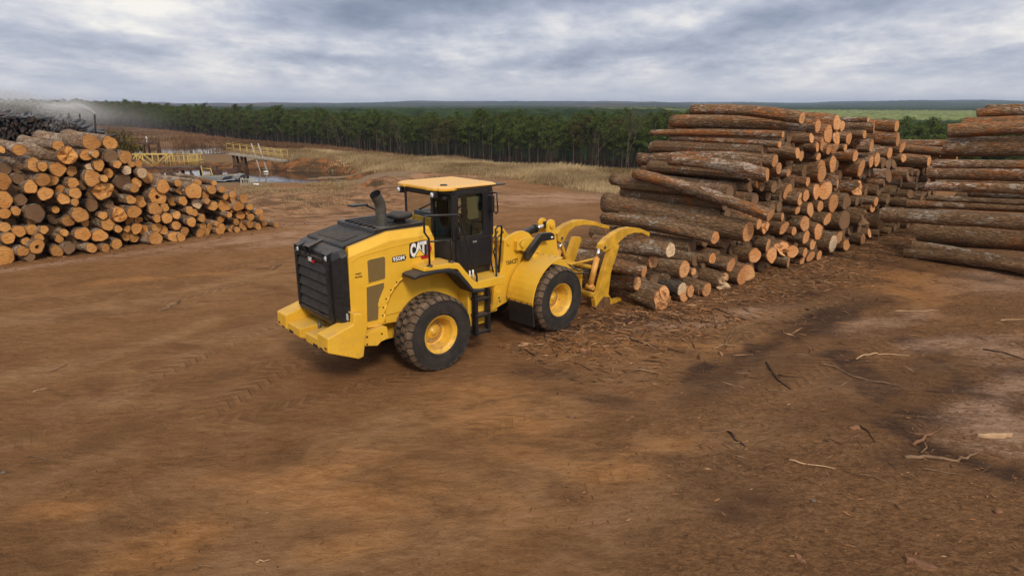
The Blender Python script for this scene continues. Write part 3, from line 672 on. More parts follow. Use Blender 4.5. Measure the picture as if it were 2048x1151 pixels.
# black tail shroud with louvred grille
def sec(x, w, z0, z1, ch): return [(x, -w, z0+ch), (x, -w, z1-.10), (x, -w+.10, z1), (x, w-.10, z1), (x, w, z1-.10), (x, w, z0+ch), (x, w-ch*.8, z0), (x, -w+ch*.8, z0)]
mb = MB(); loft(mb, [sec(-3.285, .865, 1.02, 2.565, .05), sec(-3.40, .845, 1.06, 2.53, .12), sec(-3.52, .71, 1.20, 2.46, .20)])
gr = P('rear_grille', mb, [M['black']], bevel=.02)
mb = MB()
for k in range(5):
    z = 1.36+k*.185
    mb.prism([(-3.515, z), (-3.575, z+.01), (-3.535, z+.165), (-3.515, z+.175)], -.57, .57)
P('louvre', mb, [M['grille']], gr, bevel=.006)
mb = MB()
for s in (-1, 1): mb.box((-3.59, s*.585, 1.30), (-3.50, s*.65, 2.36))
mb.box((-3.57, -.65, 1.24), (-3.50, .65, 1.33)); mb.box((-3.56, -.65, 2.285), (-3.50, .65, 2.37))
P('grille_frame', mb, [M['black']], gr, bevel=.015)
for y in (-.56, .56, .12):
    mb = MB(); z = 2.40 if abs(y) > .3 else 2.44
    mb.add([(-3.58, y-.09, z-.10), (-3.58, y+.09, z-.10), (-3.58, y+.10, z+.07), (-3.58, y-.10, z+.07), (-3.25, y+.06, z+.17), (-3.25, y-.06, z+.17), (-3.48, y-.10, z-.10), (-3.48, y+.10, z-.10)],
           [(0, 3, 5, 6), (1, 7, 4, 2), (3, 2, 4, 5), (0, 6, 7, 1)])
    hd = P('lamp_hood', mb, [M['black']], gr, bevel=.006)
    if abs(y) > .3: P('work_lamp', MB().lathe([(-3.555, .001), (-3.56, .05), (-3.50, .075)], 16, axis='X', c=(0, y, z-.02)), [M['lens']], hd, bevel=0)
lettering('CAT', M['white'], gr, (-3.590, .05, 2.262), (0, -1, 0), (.0, 0, 1), .072, .135, .04)
P('logo_plate', MB().box((-3.586, -.095, 2.252), (-3.55, .065, 2.345)), [M['black']], gr, bevel=.003)
P('logo_hexagon', MB().box((-3.5875, -.125, 2.245), (-3.552, -.06, 2.285)), [M['red']], gr, bevel=.002)
# exhaust stack and air pre-cleaner
mb = MB().tube([(-2.40, -.55, 2.80), (-2.40, -.55, 3.14), (-2.405, -.552, 3.20), (-2.43, -.56, 3.28), (-2.53, -.60, 3.43)], [.10, .098, .098, .10, .105], 24, caps=False)
mb.tube([(-2.529, -.5995, 3.429), (-2.43, -.56, 3.28), (-2.41, -.553, 3.2)], [.097, .09, .088], 24, mi=1, caps=False)
mb.lathe([(2.805, .14), (2.83, .14), (2.84, .11)], 24, axis='Z', c=(-2.40, -.55, 0))
P('exhaust_stack', mb, [M['steel'], M['matteblack']], hood, bevel=0)
mb = MB().lathe([(2.8, .11), (2.93, .11), (2.935, .22), (2.96, .245), (3.00, .245), (3.02, .21), (3.045, .12), (3.05, .001)], 28, axis='Z', c=(-1.98, -.50, 0))
P('air_precleaner', mb, [M['matteblack']], hood, bevel=0)
mb = MB().tube([(-1.62, .70, 2.80), (-1.95, .50, 2.98), (-2.2, .40, 3.10)], .018, 6); mb.box((-2.52, .28, 3.09), (-2.18, .48, 3.12))
P('mirror_arm', mb, [M['black']], hood, bevel=0)
# maker's marks on the side
for s in (-1,):
    y = -.8615
    def q(x, z): return (x, z)
    mbx = MB().prism([(-2.03, 2.25), (-2.01, 2.215), (-1.655, 2.225), (-1.62, 2.50), (-1.64, 2.515), (-1.97, 2.515), (-2.02, 2.48)], y, y-.006)
    lp = P('logo_plate', mbx, [M['black']], hood, bevel=0)
    P('logo_hexagon', MB().prism([(-1.80, 2.225), (-1.755, 2.155), (-1.60, 2.165), (-1.52, 2.335), (-1.585, 2.50), (-1.66, 2.512), (-1.575, 2.335), (-1.64, 2.222)], y, y-.004), [M['red']], hood, bevel=0)
    P('logo_field', MB().prism([(-1.665, 2.235), (-1.645, 2.235), (-1.595, 2.34), (-1.63, 2.45), (-1.655, 2.45)], y-.002, y-.0075), [M['grey']], hood, bevel=0)
    lettering('C', M['white'], hood, (-2.008, y-.006, 2.228), (1, 0, 0), (0, 0, 1), .268, .125, .06, .003)
    lettering('A', M['white'], hood, (-1.905, y-.006, 2.255), (1, 0, 0), (0, 0, 1), .245, .165, .05, .003)
    lettering('T', M['white'], hood, (-1.795, y-.006, 2.245), (1, 0, 0), (0, 0, 1), .258, .15, .06, .003)
    P('logo_triangle', MB().prism([(-1.925, 2.222), (-1.81, 2.375), (-1.68, 2.228)], y-.006, y-.0105), [M['black']], hood, bevel=0)
    P('logo_triangle', MB().prism([(-1.905, 2.230), (-1.81, 2.355), (-1.70, 2.234)], y-.0105, y-.0125), [M['goldmark']], hood, bevel=0)
    P('model_plate', MB().prism([(-2.40, 2.20), (-2.40, 2.295), (-2.13, 2.31), (-2.10, 2.25), (-2.13, 2.195)], y, y-.004), [M['black']], hood, bevel=0)
    lettering('950M', M['white'], hood, (-2.388, y-.004, 2.208), (1, 0, .03), (0, 0, 1), .080, .245, .02, .003)
    lettering('FOREST', M['black'], hood, (-3.155, y+.0005, 2.085), (1, 0, 0), (0, 0, 1), .032, .12, .02, .003)
    lettering('MACHINE', M['black'], hood, (-3.165, y+.0005, 2.03), (1, 0, 0), (0, 0, 1), .032, .14, .02, .003)

# --- platforms, fenders, ladder, rails
for s in (-1, 1):
    mb = MB().prism([(-1.99, 2.03), (-1.97, 2.10), (-1.43, 2.10), (-1.18, 2.06), (-.80, 1.62), (-.02, 1.62), (-.04, 1.45), (-.70, 1.46), (-.86, 1.50), (-1.22, 1.95), (-1.45, 2.0)], s*1.26, s*.62)
    pl = P('platform', mb, [M['yellow']], bevel=.012)
    mb = MB().prism([(-2.24, 1.98), (-2.16, 2.01), (-1.75, 2.03), (-1.42, 2.01), (-1.22, 1.90), (-1.04, 1.70), (-.88, 1.50), (-.60, 1.46), (-.60, 1.41), (-.90, 1.43), (-1.09, 1.63), (-1.27, 1.83), (-1.45, 1.93), (-1.75, 1.97), (-2.14, 1.95), (-2.24, 1.92)], s*1.34, s*.90)
    P('fender', mb, [M['matteblack']], bevel=.02, label='black rear fender strip')
    mb = MB()
    for x in (-.78, -.46): mb.box((x-.035, s*1.28, .50), (x+.035, s*1.16, 1.45))
    for z in (.53, .88, 1.22): mb.box((-.80, s*1.30, z), (-.44, s*1.08, z+.05))
    P('ladder', mb, [M['black']], bevel=.006)
    mb = MB().box((-.86, s*1.10, .66), (-.30, s*.62, 1.47)); P('side_box', mb, [M['yellow']], bevel=.02)
    mb = MB().tube([(-1.83, s*1.22, 2.10), (-1.83, s*1.22, 2.62), (-1.92, s*1.22, 2.74), (-1.92, s*1.22, 3.0), (-1.88, s*1.22, 3.04), (-1.17, s*1.22, 2.98), (-1.12, s*1.22, 2.93), (-.74, s*1.24, 1.72), (-.74, s*1.24, 1.56)], .021, 8)
    mb.tube([(-1.32, s*1.20, 2.08), (-1.32, s*1.20, 2.55), (-1.42, s*1.18, 2.52), (-1.80, s*1.19, 2.55)], .019, 8)
    for x, y, z in ((-1.83, 1.22, 2.10), (-1.32, 1.20, 2.10)): mb.lathe([(z, .06), (z+.02, .055), (z+.03, .02)], 12, axis='Z', c=(x, s*y, 0))
    if s < 0: P('handrail', mb, [M['black']], bevel=0)
    mb = MB().tube([(-.24, s*1.20, 1.57), (-.20, s*1.20, 1.62), (-.20, s*1.18, 2.58), (-.14, s*1.18, 2.64), (.02, s*1.10, 2.62), (.05, s*1.08, 2.54), (-.04, s*1.08, 1.66)], .021, 8)
    P('handrail', mb, [M['black']], bevel=0)
mb = MB()
for x in (-.74, -.66): mb.tube([(x, -1.02, 1.62), (x, -1.02, 1.80)], .018, 8)
P('grease_fitting', mb, [M['white']], bevel=0)

# --- cab
mb = MB()
cabp = [(-1.22, -.48), (-.95, -.80), (.02, -.80), (.20, -.62), (.20, .62), (.02, .80), (-.95, .80), (-1.22, .48)]
low = [(-1.14, -.46), (-.90, -.74), (.0, -.74), (.14, -.6), (.14, .6), (.0, .74), (-.90, .74), (-1.14, .46)]
mb.prism(low, 1.62, 1.95, axis='Z', poly1=cabp); mb.prism(cabp, 1.95, 2.40, axis='Z'); mb.prism(cabp, 3.28, 3.37, axis='Z')
cab = P('cab', mb, [M['black']], bevel=.02)
mb = MB()
def post(x, y, w=.05, w2=None): mb.box((x-w, y-(w2 or w), 2.40), (x+w, y+(w2 or w), 3.28))
for s in (-1, 1): post(-.93, s*.77, .055); post(.0, s*.775, .05); post(-1.19, s*.46, .035); post(-.62 if s > 0 else -.93, s*.775, .04)
for s in (-1, 1): post(.18, s*.60, .03)
P('cab_pillar', mb, [M['black']], cab, bevel=.01)
# door: frame with rounded window
def rrect(x0, x1, z0, z1, r, n=5):
    out = []
    for cx, cz, a0 in ((x1-r, z1-r, 0), (x0+r, z1-r, 90), (x0+r, z0+r, 180), (x1-r, z0+r, 270)):
        for k in range(n+1):
            a = R(a0+90*k/n); out.append((cx+r*math.cos(a), cz+r*math.sin(a)))
    return out
for s in (-1, 1):
    inn = rrect(-.86, -.21, 2.44, 3.28, .10); out = rrect(-.91, -.05, 2.40, 3.32, .02)
    n = len(inn); mb = MB()
    vs = [(x, s*.815, z) for x, z in inn]+[(x, s*.815, z) for x, z in out]+[(x, s*.77, z) for x, z in inn]+[(x, s*.77, z) for x, z in out]
    fs = []
    for k in range(n):
        j = (k+1) % n; fs += [(k, j, n+j, n+k), (2*n+k, 3*n+k, 3*n+j, 2*n+j), (k, 2*n+k, 2*n+j, j), (n+k, n+j, 3*n+j, 3*n+k)]
    mb.add(vs, fs)
    dr = P('door', mb.box((-.91, s*.80, 1.80), (-.02, s*.825, 2.398)), [M['black']], cab, bevel=.006)
    P('window', MB().prism(inn, s*.785, s*.79), [M['doorglass']], dr, bevel=0)
    P('handle', MB().tube([(-.86, s*.83, 2.42), (-.86, s*.87, 2.44), (-.86, s*.87, 2.62), (-.86, s*.83, 2.64)], .02, 8), [M['black']], dr, bevel=0)
    mbx = MB().add([(-1.21, s*.50, 2.46), (-.97, s*.77, 2.46), (-.97, s*.77, 3.26), (-1.21, s*.50, 3.26)], [(0, 1, 2, 3)])
    P('window', mbx, [M['glass']], cab, bevel=0)
    mbx = MB().add([(.03, s*.79, 2.0), (.19, s*.63, 2.0), (.19, s*.63, 3.28), (.03, s*.79, 3.28)], [(0, 1, 2, 3)])
    P('window', mbx, [M['glass']], cab, bevel=0)
for x in (-1.212, .197):
    mbx = MB().add([(x, -.46, 2.42), (x, .46, 2.42), (x, .46, 3.27), (x, -.46, 3.27)], [(0, 1, 2, 3)])
    P('window', mbx, [M['glass']], cab, bevel=0, label='rear window' if x < 0 else 'windscreen')
P('badge', MB().box((-.50, -.828, 2.30), (-.40, -.825, 2.335)).box((-.98, -.70, 2.42), (-.90, -.69, 2.43)), [M['silver']], cab, bevel=0)
mb = MB().prism([(-.80, 2.0), (-.80, 2.45), (-.95, 3.02), (-1.05, 3.02), (-.98, 2.4), (-.98, 2.0)], -.27, .27); mb.box((-.95, -.28, 2.38), (-.42, .28, 2.52))
P('seat', mb, [M['blue']], cab, bevel=.05)
mb = MB()
for k in range(20):
    a, b = 2*math.pi*k/20, 2*math.pi*(k+1)/20
    f = lambda t: (-.16+.07*math.sin(t), .20*math.cos(t), 2.74+.16*math.sin(t))
    mb.tube([f(a), f(b)], .017, 6)
mb.tube([(-.16, 0, 2.74), (.02, 0, 2.2)], .04, 8); mb.tube([(-.16, -.2, 2.74), (-.16, .2, 2.74)], .015, 6)
P('steering_wheel', mb, [M['matteblack']], cab, bevel=0)
P('console', MB().box((-.75, -.62, 2.35), (-.35, -.40, 2.60)).box((-.02, -.4, 2.2), (.1, .4, 2.5)).box((-.12, -.62, 2.85), (-.02, -.52, 3.05)), [M['matteblack']], cab, bevel=.02)
P('headliner', MB().box((-1.1, -.7, 3.20), (.1, .7, 3.27)), [M['matteblack']], cab, bevel=0)
# roof with its notched overhanging edge
roof = [(-1.27, -.62), (-1.22, -.68), (-1.22, -.74), (-1.17, -.80), (-1.06, -.84), (-.94, -.86), (-.88, -.81), (.16, -.80), (.20, -.74), (.20, .74), (.16, .80), (-.88, .81), (-.94, .86), (-1.06, .84), (-1.17, .80), (-1.22, .74), (-1.27, .62), (-1.30, .40), (-1.27, .34), (-1.27, -.34), (-1.30, -.40)]
mb = MB().prism([(x*1.0, y*.99) for x, y in roof], 3.375, 3.425, axis='Z')
mb.prism([(x+.0, y*.985) for x, y in roof], 3.425, 3.455, axis='Z', poly1=[(-.53+(x+.53)*.93, y*.9) for x, y in roof])
rf = P('cab_roof', mb, [M['roof']], cab, bevel=.012, label='yellow cab roof with a paler top')
P('roof_trim', MB().prism([(-.86, -.83), (.36, -.83), (.41, -.76), (.41, .76), (.36, .83), (-.86, .83), (-.86, .79), (.22, .79), (.22, -.79), (-.86, -.79)], 3.392, 3.414, axis='Z'), [M['black']], rf, bevel=0)
mb = MB()
for x, y in ((-.98, -.55),): mb.lathe([(3.455, .075), (3.475, .07), (3.48, .03), (3.48, .001)], 16, axis='Z', c=(x, y, 0))
P('antenna_base', mb, [M['matteblack']], rf, bevel=0)
mb = MB()
for x, y in ((-1.15, .5), (.0, .6), (-.1, -.6), (-.5, .2)): mb.lathe([(3.453, .02), (3.47, .018), (3.472, .001)], 8, axis='Z', c=(x, y, 0))
P('bolt', mb, [M['roof']], rf, bevel=0)
for y in (-.60, .58):
    lm = P('work_lamp', MB().box((-1.30, y-.07, 3.24), (-1.20, y+.07, 3.36)), [M['black']], cab, bevel=.02)
    P('lens', MB().lathe([(-1.315, .001), (-1.312, .045), (-1.295, .052)], 14, axis='X', c=(0, y, 3.30)), [M['lens']], lm, bevel=0)
# mirrors
for s in (-1, 1):
    mb = MB().tube([(.05, s*.80, 3.25), (.0, s*1.0, 3.28), (-.06, s*1.06, 3.26), (-.05, s*1.08, 2.92), (-.02, s*1.0, 2.86), (.05, s*.82, 2.88)], .014, 6)
    mr = P('mirror', mb, [M['black']], cab, bevel=0)
    P('mirror_glass', MB().box((-.17, s*.90, 2.90), (-.10, s*1.05, 3.24)), [M['black']], mr, bevel=.02)

# --- front frame (turned a little about the hitch)
mb = MB()
tw = [(.30, .60), (.62, .68), (1.2, .80), (1.9, .9), (1.9, 1.2), (1.75, 1.75), (1.62, 2.02), (1.48, 2.17), (1.30, 2.25), (1.10, 2.26), (.85, 2.20), (.68, 2.12), (.64, 1.65), (.48, 1.25), (.36, 1.05)]
for s in (-1, 1): mb.prism(tw, s*.45, s*.37)
mb.box((.45, -.37, .7), (1.8, .37, 1.5)); mb.box((1.2, -.7, .55), (2.1, .7, .95)); mb.tube([(.0, 0, .5), (.0, 0, 1.45)], .14, 16)
mb.box((-.1, -.40, .55), (.5, .40, .75)); mb.box((-.1, -.40, 1.2), (.5, .40, 1.4))
ff = P('front_frame', mb, [M['yellow']], front=True, bevel=.014)
lettering('YANCEY', M['black'], ff, (.72, -.451, 1.55), (1, 0, .02), (0, 0, 1), .105, .39, .02, .003, front=True)
mb = MB().lathe([(-.72, .16), (-.70, .2), (.70, .2), (.72, .16)], 20, c=(1.65, 0, .74)); P('front_axle', mb, [M['yellow']], bevel=0, front=True)
P('valve_box', MB().box((.97, -.56, 1.86), (1.15, -.45, 2.07)), [M['yellow']], ff, bevel=.006, front=True)
mb = MB().tube([(.80, -.45, 2.04), (.80, -.48, 2.04)], .05, 14); P('pivot_pin', mb, [M['yellow']], ff, bevel=0, front=True)
P('warning_label', MB().box((.42, -.4525, .98), (.54, -.4500, 1.06)), [M['goldmark']], ff, bevel=0, front=True)
mb = MB()
for x, z in ((1.17, 2.03), (.50, .86), (.52, .78)): mb.tube([(x, -.45, z), (x, -.462, z)], .022, 8)
P('bolt', mb, [M['steel']], ff, bevel=0, front=True)
mb = MB().tube([(.62, -.40, 1.3), (.50, -.42, 1.55), (.40, -.40, 1.9), (.52, -.40, 2.2), (.72, -.38, 2.3)], .018, 6); mb.tube([(.5, -.36, 1.2), (.36, -.38, 1.6), (.34, -.36, 2.1), (.6, -.33, 2.32)], .018, 6)
P('hydraulic_hose', mb, [M['black']], ff, bevel=0, front=True)
for s in (-1, 1):
    # curved fender round the front tyre, mudflap under it
    out = [(1.65+.955*math.cos(R(a)), .76+.955*math.sin(R(a))) for a in range(86, 181, 8)]
    inn = [(1.65+.93*math.cos(R(a)), .76+.93*math.sin(R(a))) for a in range(180, 85, -8)]
    fd = P('fender', MB().prism(out+inn, s*1.28, s*.50), [M['yellow']], front=True, bevel=.006, label='yellow curved front fender')
    mbx = MB()
    for y in (.58, .76, .95, 1.13):
        for a in (93, 176):
            c_, s_ = math.cos(R(a)), math.sin(R(a))
            mbx.tube([(1.65+.95*c_, s*y, .76+.95*s_), (1.65+.963*c_, s*y, .76+.963*s_)], .016, 8)
    P('bolt', mbx, [M['steel']], fd, bevel=0, front=True)
    P('mudflap', MB().prism([(.70, .80), (.735, .80), (.80, .30), (.765, .30)], s*1.27, s*.52), [M['matteblack']], front=True, bevel=.006)
# lift arms
boom = [(1.00, 2.0), (1.12, 2.12), (1.35, 2.12), (1.62, 2.05), (2.08, 1.82), (2.50, 1.42), (2.75, 1.22), (3.20, .72), (3.22, .52), (3.10, .42), (2.95, .45), (2.55, .85), (2.2, 1.15), (1.6, 1.62), (1.1, 1.85)]
mb = MB()
for s in (-1, 1): mb.prism(boom, s*.56, s*.47)
mb.tube([(2.45, -.5, 1.12), (2.45, .5, 1.12)], .16, 18); mb.tube([(1.15, -.58, 1.98), (1.15, .58, 1.98)], .07, 14); mb.tube([(3.1, -.62, .55), (3.1, .62, .55)], .07, 14)
P('lift_arm', mb, [M['yellow']], front=True, bevel=.012)
# hose guard and pivot seen on the near side
P('hose_guard', MB().prism([(1.10, 1.70), (1.16, 1.82), (1.62, 2.18), (1.95, 2.16), (2.06, 2.10), (2.06, 1.98), (1.80, 1.99), (1.62, 2.0), (1.30, 1.70), (1.20, 1.62)], -.70, -.58), [M['black']], front=True, bevel=.01)
P('guard_mark', MB().box((1.93, -.7025, 2.03), (2.0, -.7005, 2.07)), [M['white']], front=True, bevel=0)
P('lift_cylinder', MB().tube([(1.25, -.55, 1.2), (1.33, -.62, 1.42)], .07, 14).tube([(1.33, -.62, 1.42), (1.42, -.62, 1.62)], .045, 12, mi=1).tube([(1.42, -.70, 1.66), (1.42, -.54, 1.66)], .085, 14, mi=0), [M['yellow'], M['chrome']], front=True, bevel=0)
P('tilt_cylinder', MB().tube([(1.30, -.02, 2.02), (2.14, -.02, 2.14)], .095, 16).tube([(2.14, -.02, 2.14), (2.60, -.02, 2.18)], .045, 14, mi=1).tube([(2.10, -.02, 2.135), (2.16, -.02, 2.143)], .105, 16).box((2.48, -.09, 2.10), (2.66, .05, 2.26)), [M['black'], M['chrome']], front=True, bevel=0)
lever = [(2.42, 2.18)]+[(2.55+.135*math.cos(R(a)), 2.19+.135*math.sin(R(a))) for a in range(170, -1, -17)]+[(2.69, 2.0), (2.76, 1.70), (2.85, 1.32), (3.02, 1.14), (3.0, .95), (2.80, .92), (2.52, 1.12), (2.42, 1.5), (2.39, 1.82)]
mb = MB()
for y in (-.17, .10): mb.prism(lever, y, y+.07)
mb.tube([(2.55, -.20, 2.19), (2.55, .20, 2.19)], .06, 14); mb.box((2.5, -.1, 1.1), (2.8, .1, 1.5))
lv = P('tilt_lever', mb, [M['yellow']], front=True, bevel=.01)
P('pivot_pin', MB().tube([(2.55, -.21, 2.19), (2.55, -.17, 2.19)], .08, 18).tube([(2.55, -.225, 2.19), (2.55, -.2, 2.19)], .03, 10), [M['yellow']], lv, front=True, bevel=.004)
# log fork: carriage, two tines with uprights, two top clamps
mb = MB()
for y in (-.86, .36):
    up = [(3.36, .30), (3.42, .06), (3.62, .03), (3.98, .035), (5.9, .05), (5.9, .09), (4.1, .14), (3.92, .34), (3.99, .88), (4.30, 1.52), (4.24, 1.60), (4.0, 1.63), (3.68, .98), (3.50, .5)]
    mb.prism(up, y-.065, y+.065); mb.prism([(3.74, .92), (3.97, .90), (4.24, 1.5), (4.06, 1.58)], y-.068, y+.068)
for z, r in ((.40, .075), (1.10, .055)): mb.tube([(3.40, -.9, z), (3.40, .45, z)], r, 14)
mb.prism([(3.28, .25), (3.34, .25), (3.40, 1.0), (3.32, 1.0)], -.5, .3)
mb.tube([(3.45, -.82, 1.32), (3.1, -.35, 1.16), (2.85, .0, 1.22)], .032, 10); mb.tube([(3.5, .36, 1.6), (3.78, .36, 1.0)], .045, 10)
fk = P('log_fork', mb, [M['forkyellow']], front=True, bevel=.012)
mb = MB()
for y in (-.86, .36): mb.prism([(3.38, .10), (3.44, .025), (4.02, .02), (3.98, .26), (3.70, .32)], y-.07, y+.07)
P('fork_heel', mb, [simple('rusty_heel', (.16, .085, .035), .7, var=.4)], fk, front=True, bevel=.012)
clampn = [(3.52, 1.56), (3.55, 1.68), (3.75, 1.79), (4.05, 1.895), (4.40, 1.955), (4.75, 1.95), (5.15, 1.87), (5.65, 1.69), (5.61, 1.585), (5.25, 1.735), (4.90, 1.785), (4.60, 1.77), (4.36, 1.68), (4.10, 1.55), (3.84, 1.50), (3.66, 1.47)]
clampf = [(3.33, 1.62), (3.29, 1.82), (3.40, 1.93), (3.66, 2.02), (4.04, 2.07), (4.45, 2.03), (4.75, 1.96), (5.50, 1.73), (5.48, 1.64), (4.72, 1.85), (4.35, 1.91), (3.98, 1.91), (3.74, 1.80), (3.60, 1.62), (3.46, 1.54)]
for y, cp, px_, pz_ in ((-.86, clampn, 3.66, 1.59), (.36, clampf, 3.46, 1.68)):
    mb = MB().prism(cp, y-.08, y+.08); mb.tube([(px_, y-.085, pz_), (px_, y+.085, pz_)], .085, 16)
    cl = P('clamp_arm', mb, [M['forkyellow']], front=True, bevel=.01)
    P('pivot_pin', MB().tube([(px_, y-.10, pz_), (px_, y+.10, pz_)], .04, 12).tube([(px_+.18, y-.07, pz_), (px_+.18, y+.07, pz_)], .022, 10), [M['steel']], cl, front=True, bevel=0)
    yy = y-.02
    P('clamp_cylinder', MB().tube([(3.22, yy, .70), (3.44, yy, 1.36)], .072, 16).tube([(3.44, yy, 1.36), (3.52, yy, 1.56)], .04, 14, mi=1).tube([(3.2, yy-.10, .66), (3.2, yy+.10, .66)], .07, 14), [simple('cylinder_ochre', (.62, .30, .06), .5, var=.2) if y < 0 else bpy.data.materials['cylinder_ochre'], M['chrome']], fk, front=True, bevel=0)
mb = MB().tube([(2.9, -.45, 1.2), (3.15, -.55, 1.02), (3.3, -.7, 1.05), (3.36, -.78, .8)], .022, 8).tube([(2.7, -.40, 1.15), (3.1, -.5, .95), (3.3, -.72, .98), (3.3, -.8, .75)], .022, 8)
P('hydraulic_hose', mb, [M['black']], fk, front=True, bevel=0)

# ------------------------------------------------------------------ logs
def bark(name, base, dark, rust, flake, rust_t, flake_t, moss=False):
    m, nt = newmat(name); o = objco(nt); w = mth(nt, 'MULTIPLY', rnd(nt), 40.0); r = rnd(nt)
    st = mapping(nt, o, (.55, 2.2, 2.2)); fib = mapping(nt, o, (3.0, 26, 26))
    big = noise(nt, st, 1.6, 5, .6, .4, w); mid = noise(nt, mapping(nt, o, (2.2, 5, 5)), 1.6, 6, .68, .6, w); fn = noise(nt, fib, 1.0, 6, .7, .3, w)
    fine = noise(nt, o, 34, 4, .7, 0, w)
    c = mixc(nt, fr(nt, fn, .32, .66), dark, base)
    c = mixc(nt, fr(nt, r, 0, 1, 0, .42), c, mixc(nt, .5, c, (.115, .085, .06)))
    rt = mth(nt, 'ADD', big, mth(nt, 'MULTIPLY', mth(nt, 'SUBTRACT', mid, .5), .55))
    rt = mth(nt, 'ADD', rt, mth(nt, 'MULTIPLY', mth(nt, 'SUBTRACT', noise(nt, o, .01, 0, 0, 0, w), .5), .3))
    c = mixc(nt, fr(nt, rt, rust_t, rust_t+.09, 0, .9), c, mixc(nt, fr(nt, fn, .3, .7), tuple(x*.55 for x in rust), rust))
    fl = mth(nt, 'ADD', mth(nt, 'MULTIPLY', mid, .65), mth(nt, 'MULTIPLY', fine, .35))
    fl = mth(nt, 'ADD', fl, mth(nt, 'MULTIPLY', mth(nt, 'SUBTRACT', noise(nt, st, .9, 2, .5, 0, mth(nt, 'ADD', w, 7.0)), .5), .35))
    c = mixc(nt, fr(nt, fl, flake_t, flake_t+.07, 0, .85), c, flake)
    vo = ND(nt, 'ShaderNodeTexVoronoi', _feature='DISTANCE_TO_EDGE', Vector=ND(nt, 'ShaderNodeVectorMath', _operation='ADD', i0=mapping(nt, o, (4.5, 17, 17)), i1=ND(nt, 'ShaderNodeCombineXYZ', i0=mth(nt, 'MULTIPLY', mid, 1.6), i1=mth(nt, 'MULTIPLY', big, 2.2), i2=w).outputs[0]).outputs[0], Scale=1.0).outputs['Distance']
    crack = fr(nt, vo, .02, .20)
    c = mixc(nt, mth(nt, 'MULTIPLY', mth(nt, 'SUBTRACT', 1.0, crack), .5), c, tuple(x*.5 for x in dark))
    if moss:
        mo = noise(nt, mapping(nt, o, (1.2, 3, 3)), 2.0, 6, .7, .3, 3.0)
        up = ND(nt, 'ShaderNodeSeparateXYZ', i0=o)
        zone = mth(nt, 'MULTIPLY', fr(nt, up.outputs[0], -.9, -.55), 1.0)
        c = mixc(nt, mth(nt, 'MULTIPLY', fr(nt, mo, .42, .6), mth(nt, 'SUBTRACT', 1.0, zone)), c, (.17, .22, .11))
    hgt = mth(nt, 'ADD', mth(nt, 'MULTIPLY', crack, .5), mth(nt, 'ADD', mth(nt, 'MULTIPLY', fn, .6), mth(nt, 'MULTIPLY', mid, .6)))
    fin(nt, c, .9, bump=hgt, bstr=.9, bdist=.045, spec=.2); return m
def cutmat(name, a, b, edge):
    m, nt = newmat(name); o = objco(nt); r = rnd(nt); w = mth(nt, 'MULTIPLY', r, 60.0)
    s = ND(nt, 'ShaderNodeSeparateXYZ', i0=o); n = noise(nt, o, 5.0, 5, .65, .3, w); n2 = noise(nt, o, 1.7, 4, .6, .2, w)
    rad = ND(nt, 'ShaderNodeAttribute', _attribute_name='rad').outputs['Fac']
    ring = mth(nt, 'SINE', mth(nt, 'ADD', mth(nt, 'MULTIPLY', rad, 46.0), mth(nt, 'MULTIPLY', n, 6.0)))
    c = mixc(nt, fr(nt, n2, .30, .68), a, b)
    c = mixc(nt, fr(nt, mth(nt, 'FRACT', mth(nt, 'MULTIPLY', r, 7.3)), .4, 1, 0, .7), c, mixc(nt, .55, c, (.20, .098, .04)))
    c = mixc(nt, fr(nt, ring, -1, 1, 0, .18), c, (.26, .12, .045))
    c = mixc(nt, fr(nt, n, .54, .72, 0, .75), c, (.17, .080, .035))
    sp = ND(nt, 'ShaderNodeTexWave', Vector=o, Scale=3.0, Distortion=9.0, Detail=4.0).outputs['Fac']; sp.node.bands_direction = 'Z'
    c = mixc(nt, fr(nt, sp, .90, .99, 0, .5), c, (.13, .06, .028))
    c = mixc(nt, fr(nt, rad, .18, .03, 0, .55), c, (.20, .10, .045))
    c = mixc(nt, fr(nt, mth(nt, 'ADD', rad, mth(nt, 'MULTIPLY', mth(nt, 'SUBTRACT', n, .5), .12)), .88, .97), c, edge)
    fin(nt, c, .82, bump=mth(nt, 'ADD', mth(nt, 'MULTIPLY', ring, .12), n), bstr=.35, bdist=.02, spec=.25); return m
M['bark_r'] = bark('rusty_grey_bark', (.37, .225, .125), (.14, .075, .038), (.46, .170, .050), (.52, .45, .38), .48, .525)
M['bark_d'] = bark('dark_grey_bark', (.33, .20, .108), (.125, .07, .036), (.40, .145, .046), (.42, .38, .32), .56, .545)
M['bark_l'] = bark('pale_flaky_bark', (.36, .25, .165), (.14, .085, .052), (.42, .18, .065), (.58, .47, .37), .51, .49)
M['bark_m'] = bark('mossy_bark', (.16, .13, .10), (.06, .05, .04), (.25, .095, .036), (.34, .31, .27), .62, .585, moss=True)
M['cut_r'] = cutmat('fresh_cut_wood', (.62, .255, .085), (.71, .39, .18), (.20, .08, .035))
M['cut_l'] = cutmat('orange_cut_wood', (.52, .225, .055), (.68, .36, .12), (.15, .065, .027))
M['cut_dk'] = cutmat('weathered_cut_wood', (.16, .10, .062), (.24, .15, .085), (.05, .04, .03))
M['cut_pale'] = cutmat('pale_cut_wood', (.68, .50, .30), (.74, .58, .40), (.26, .15, .08))

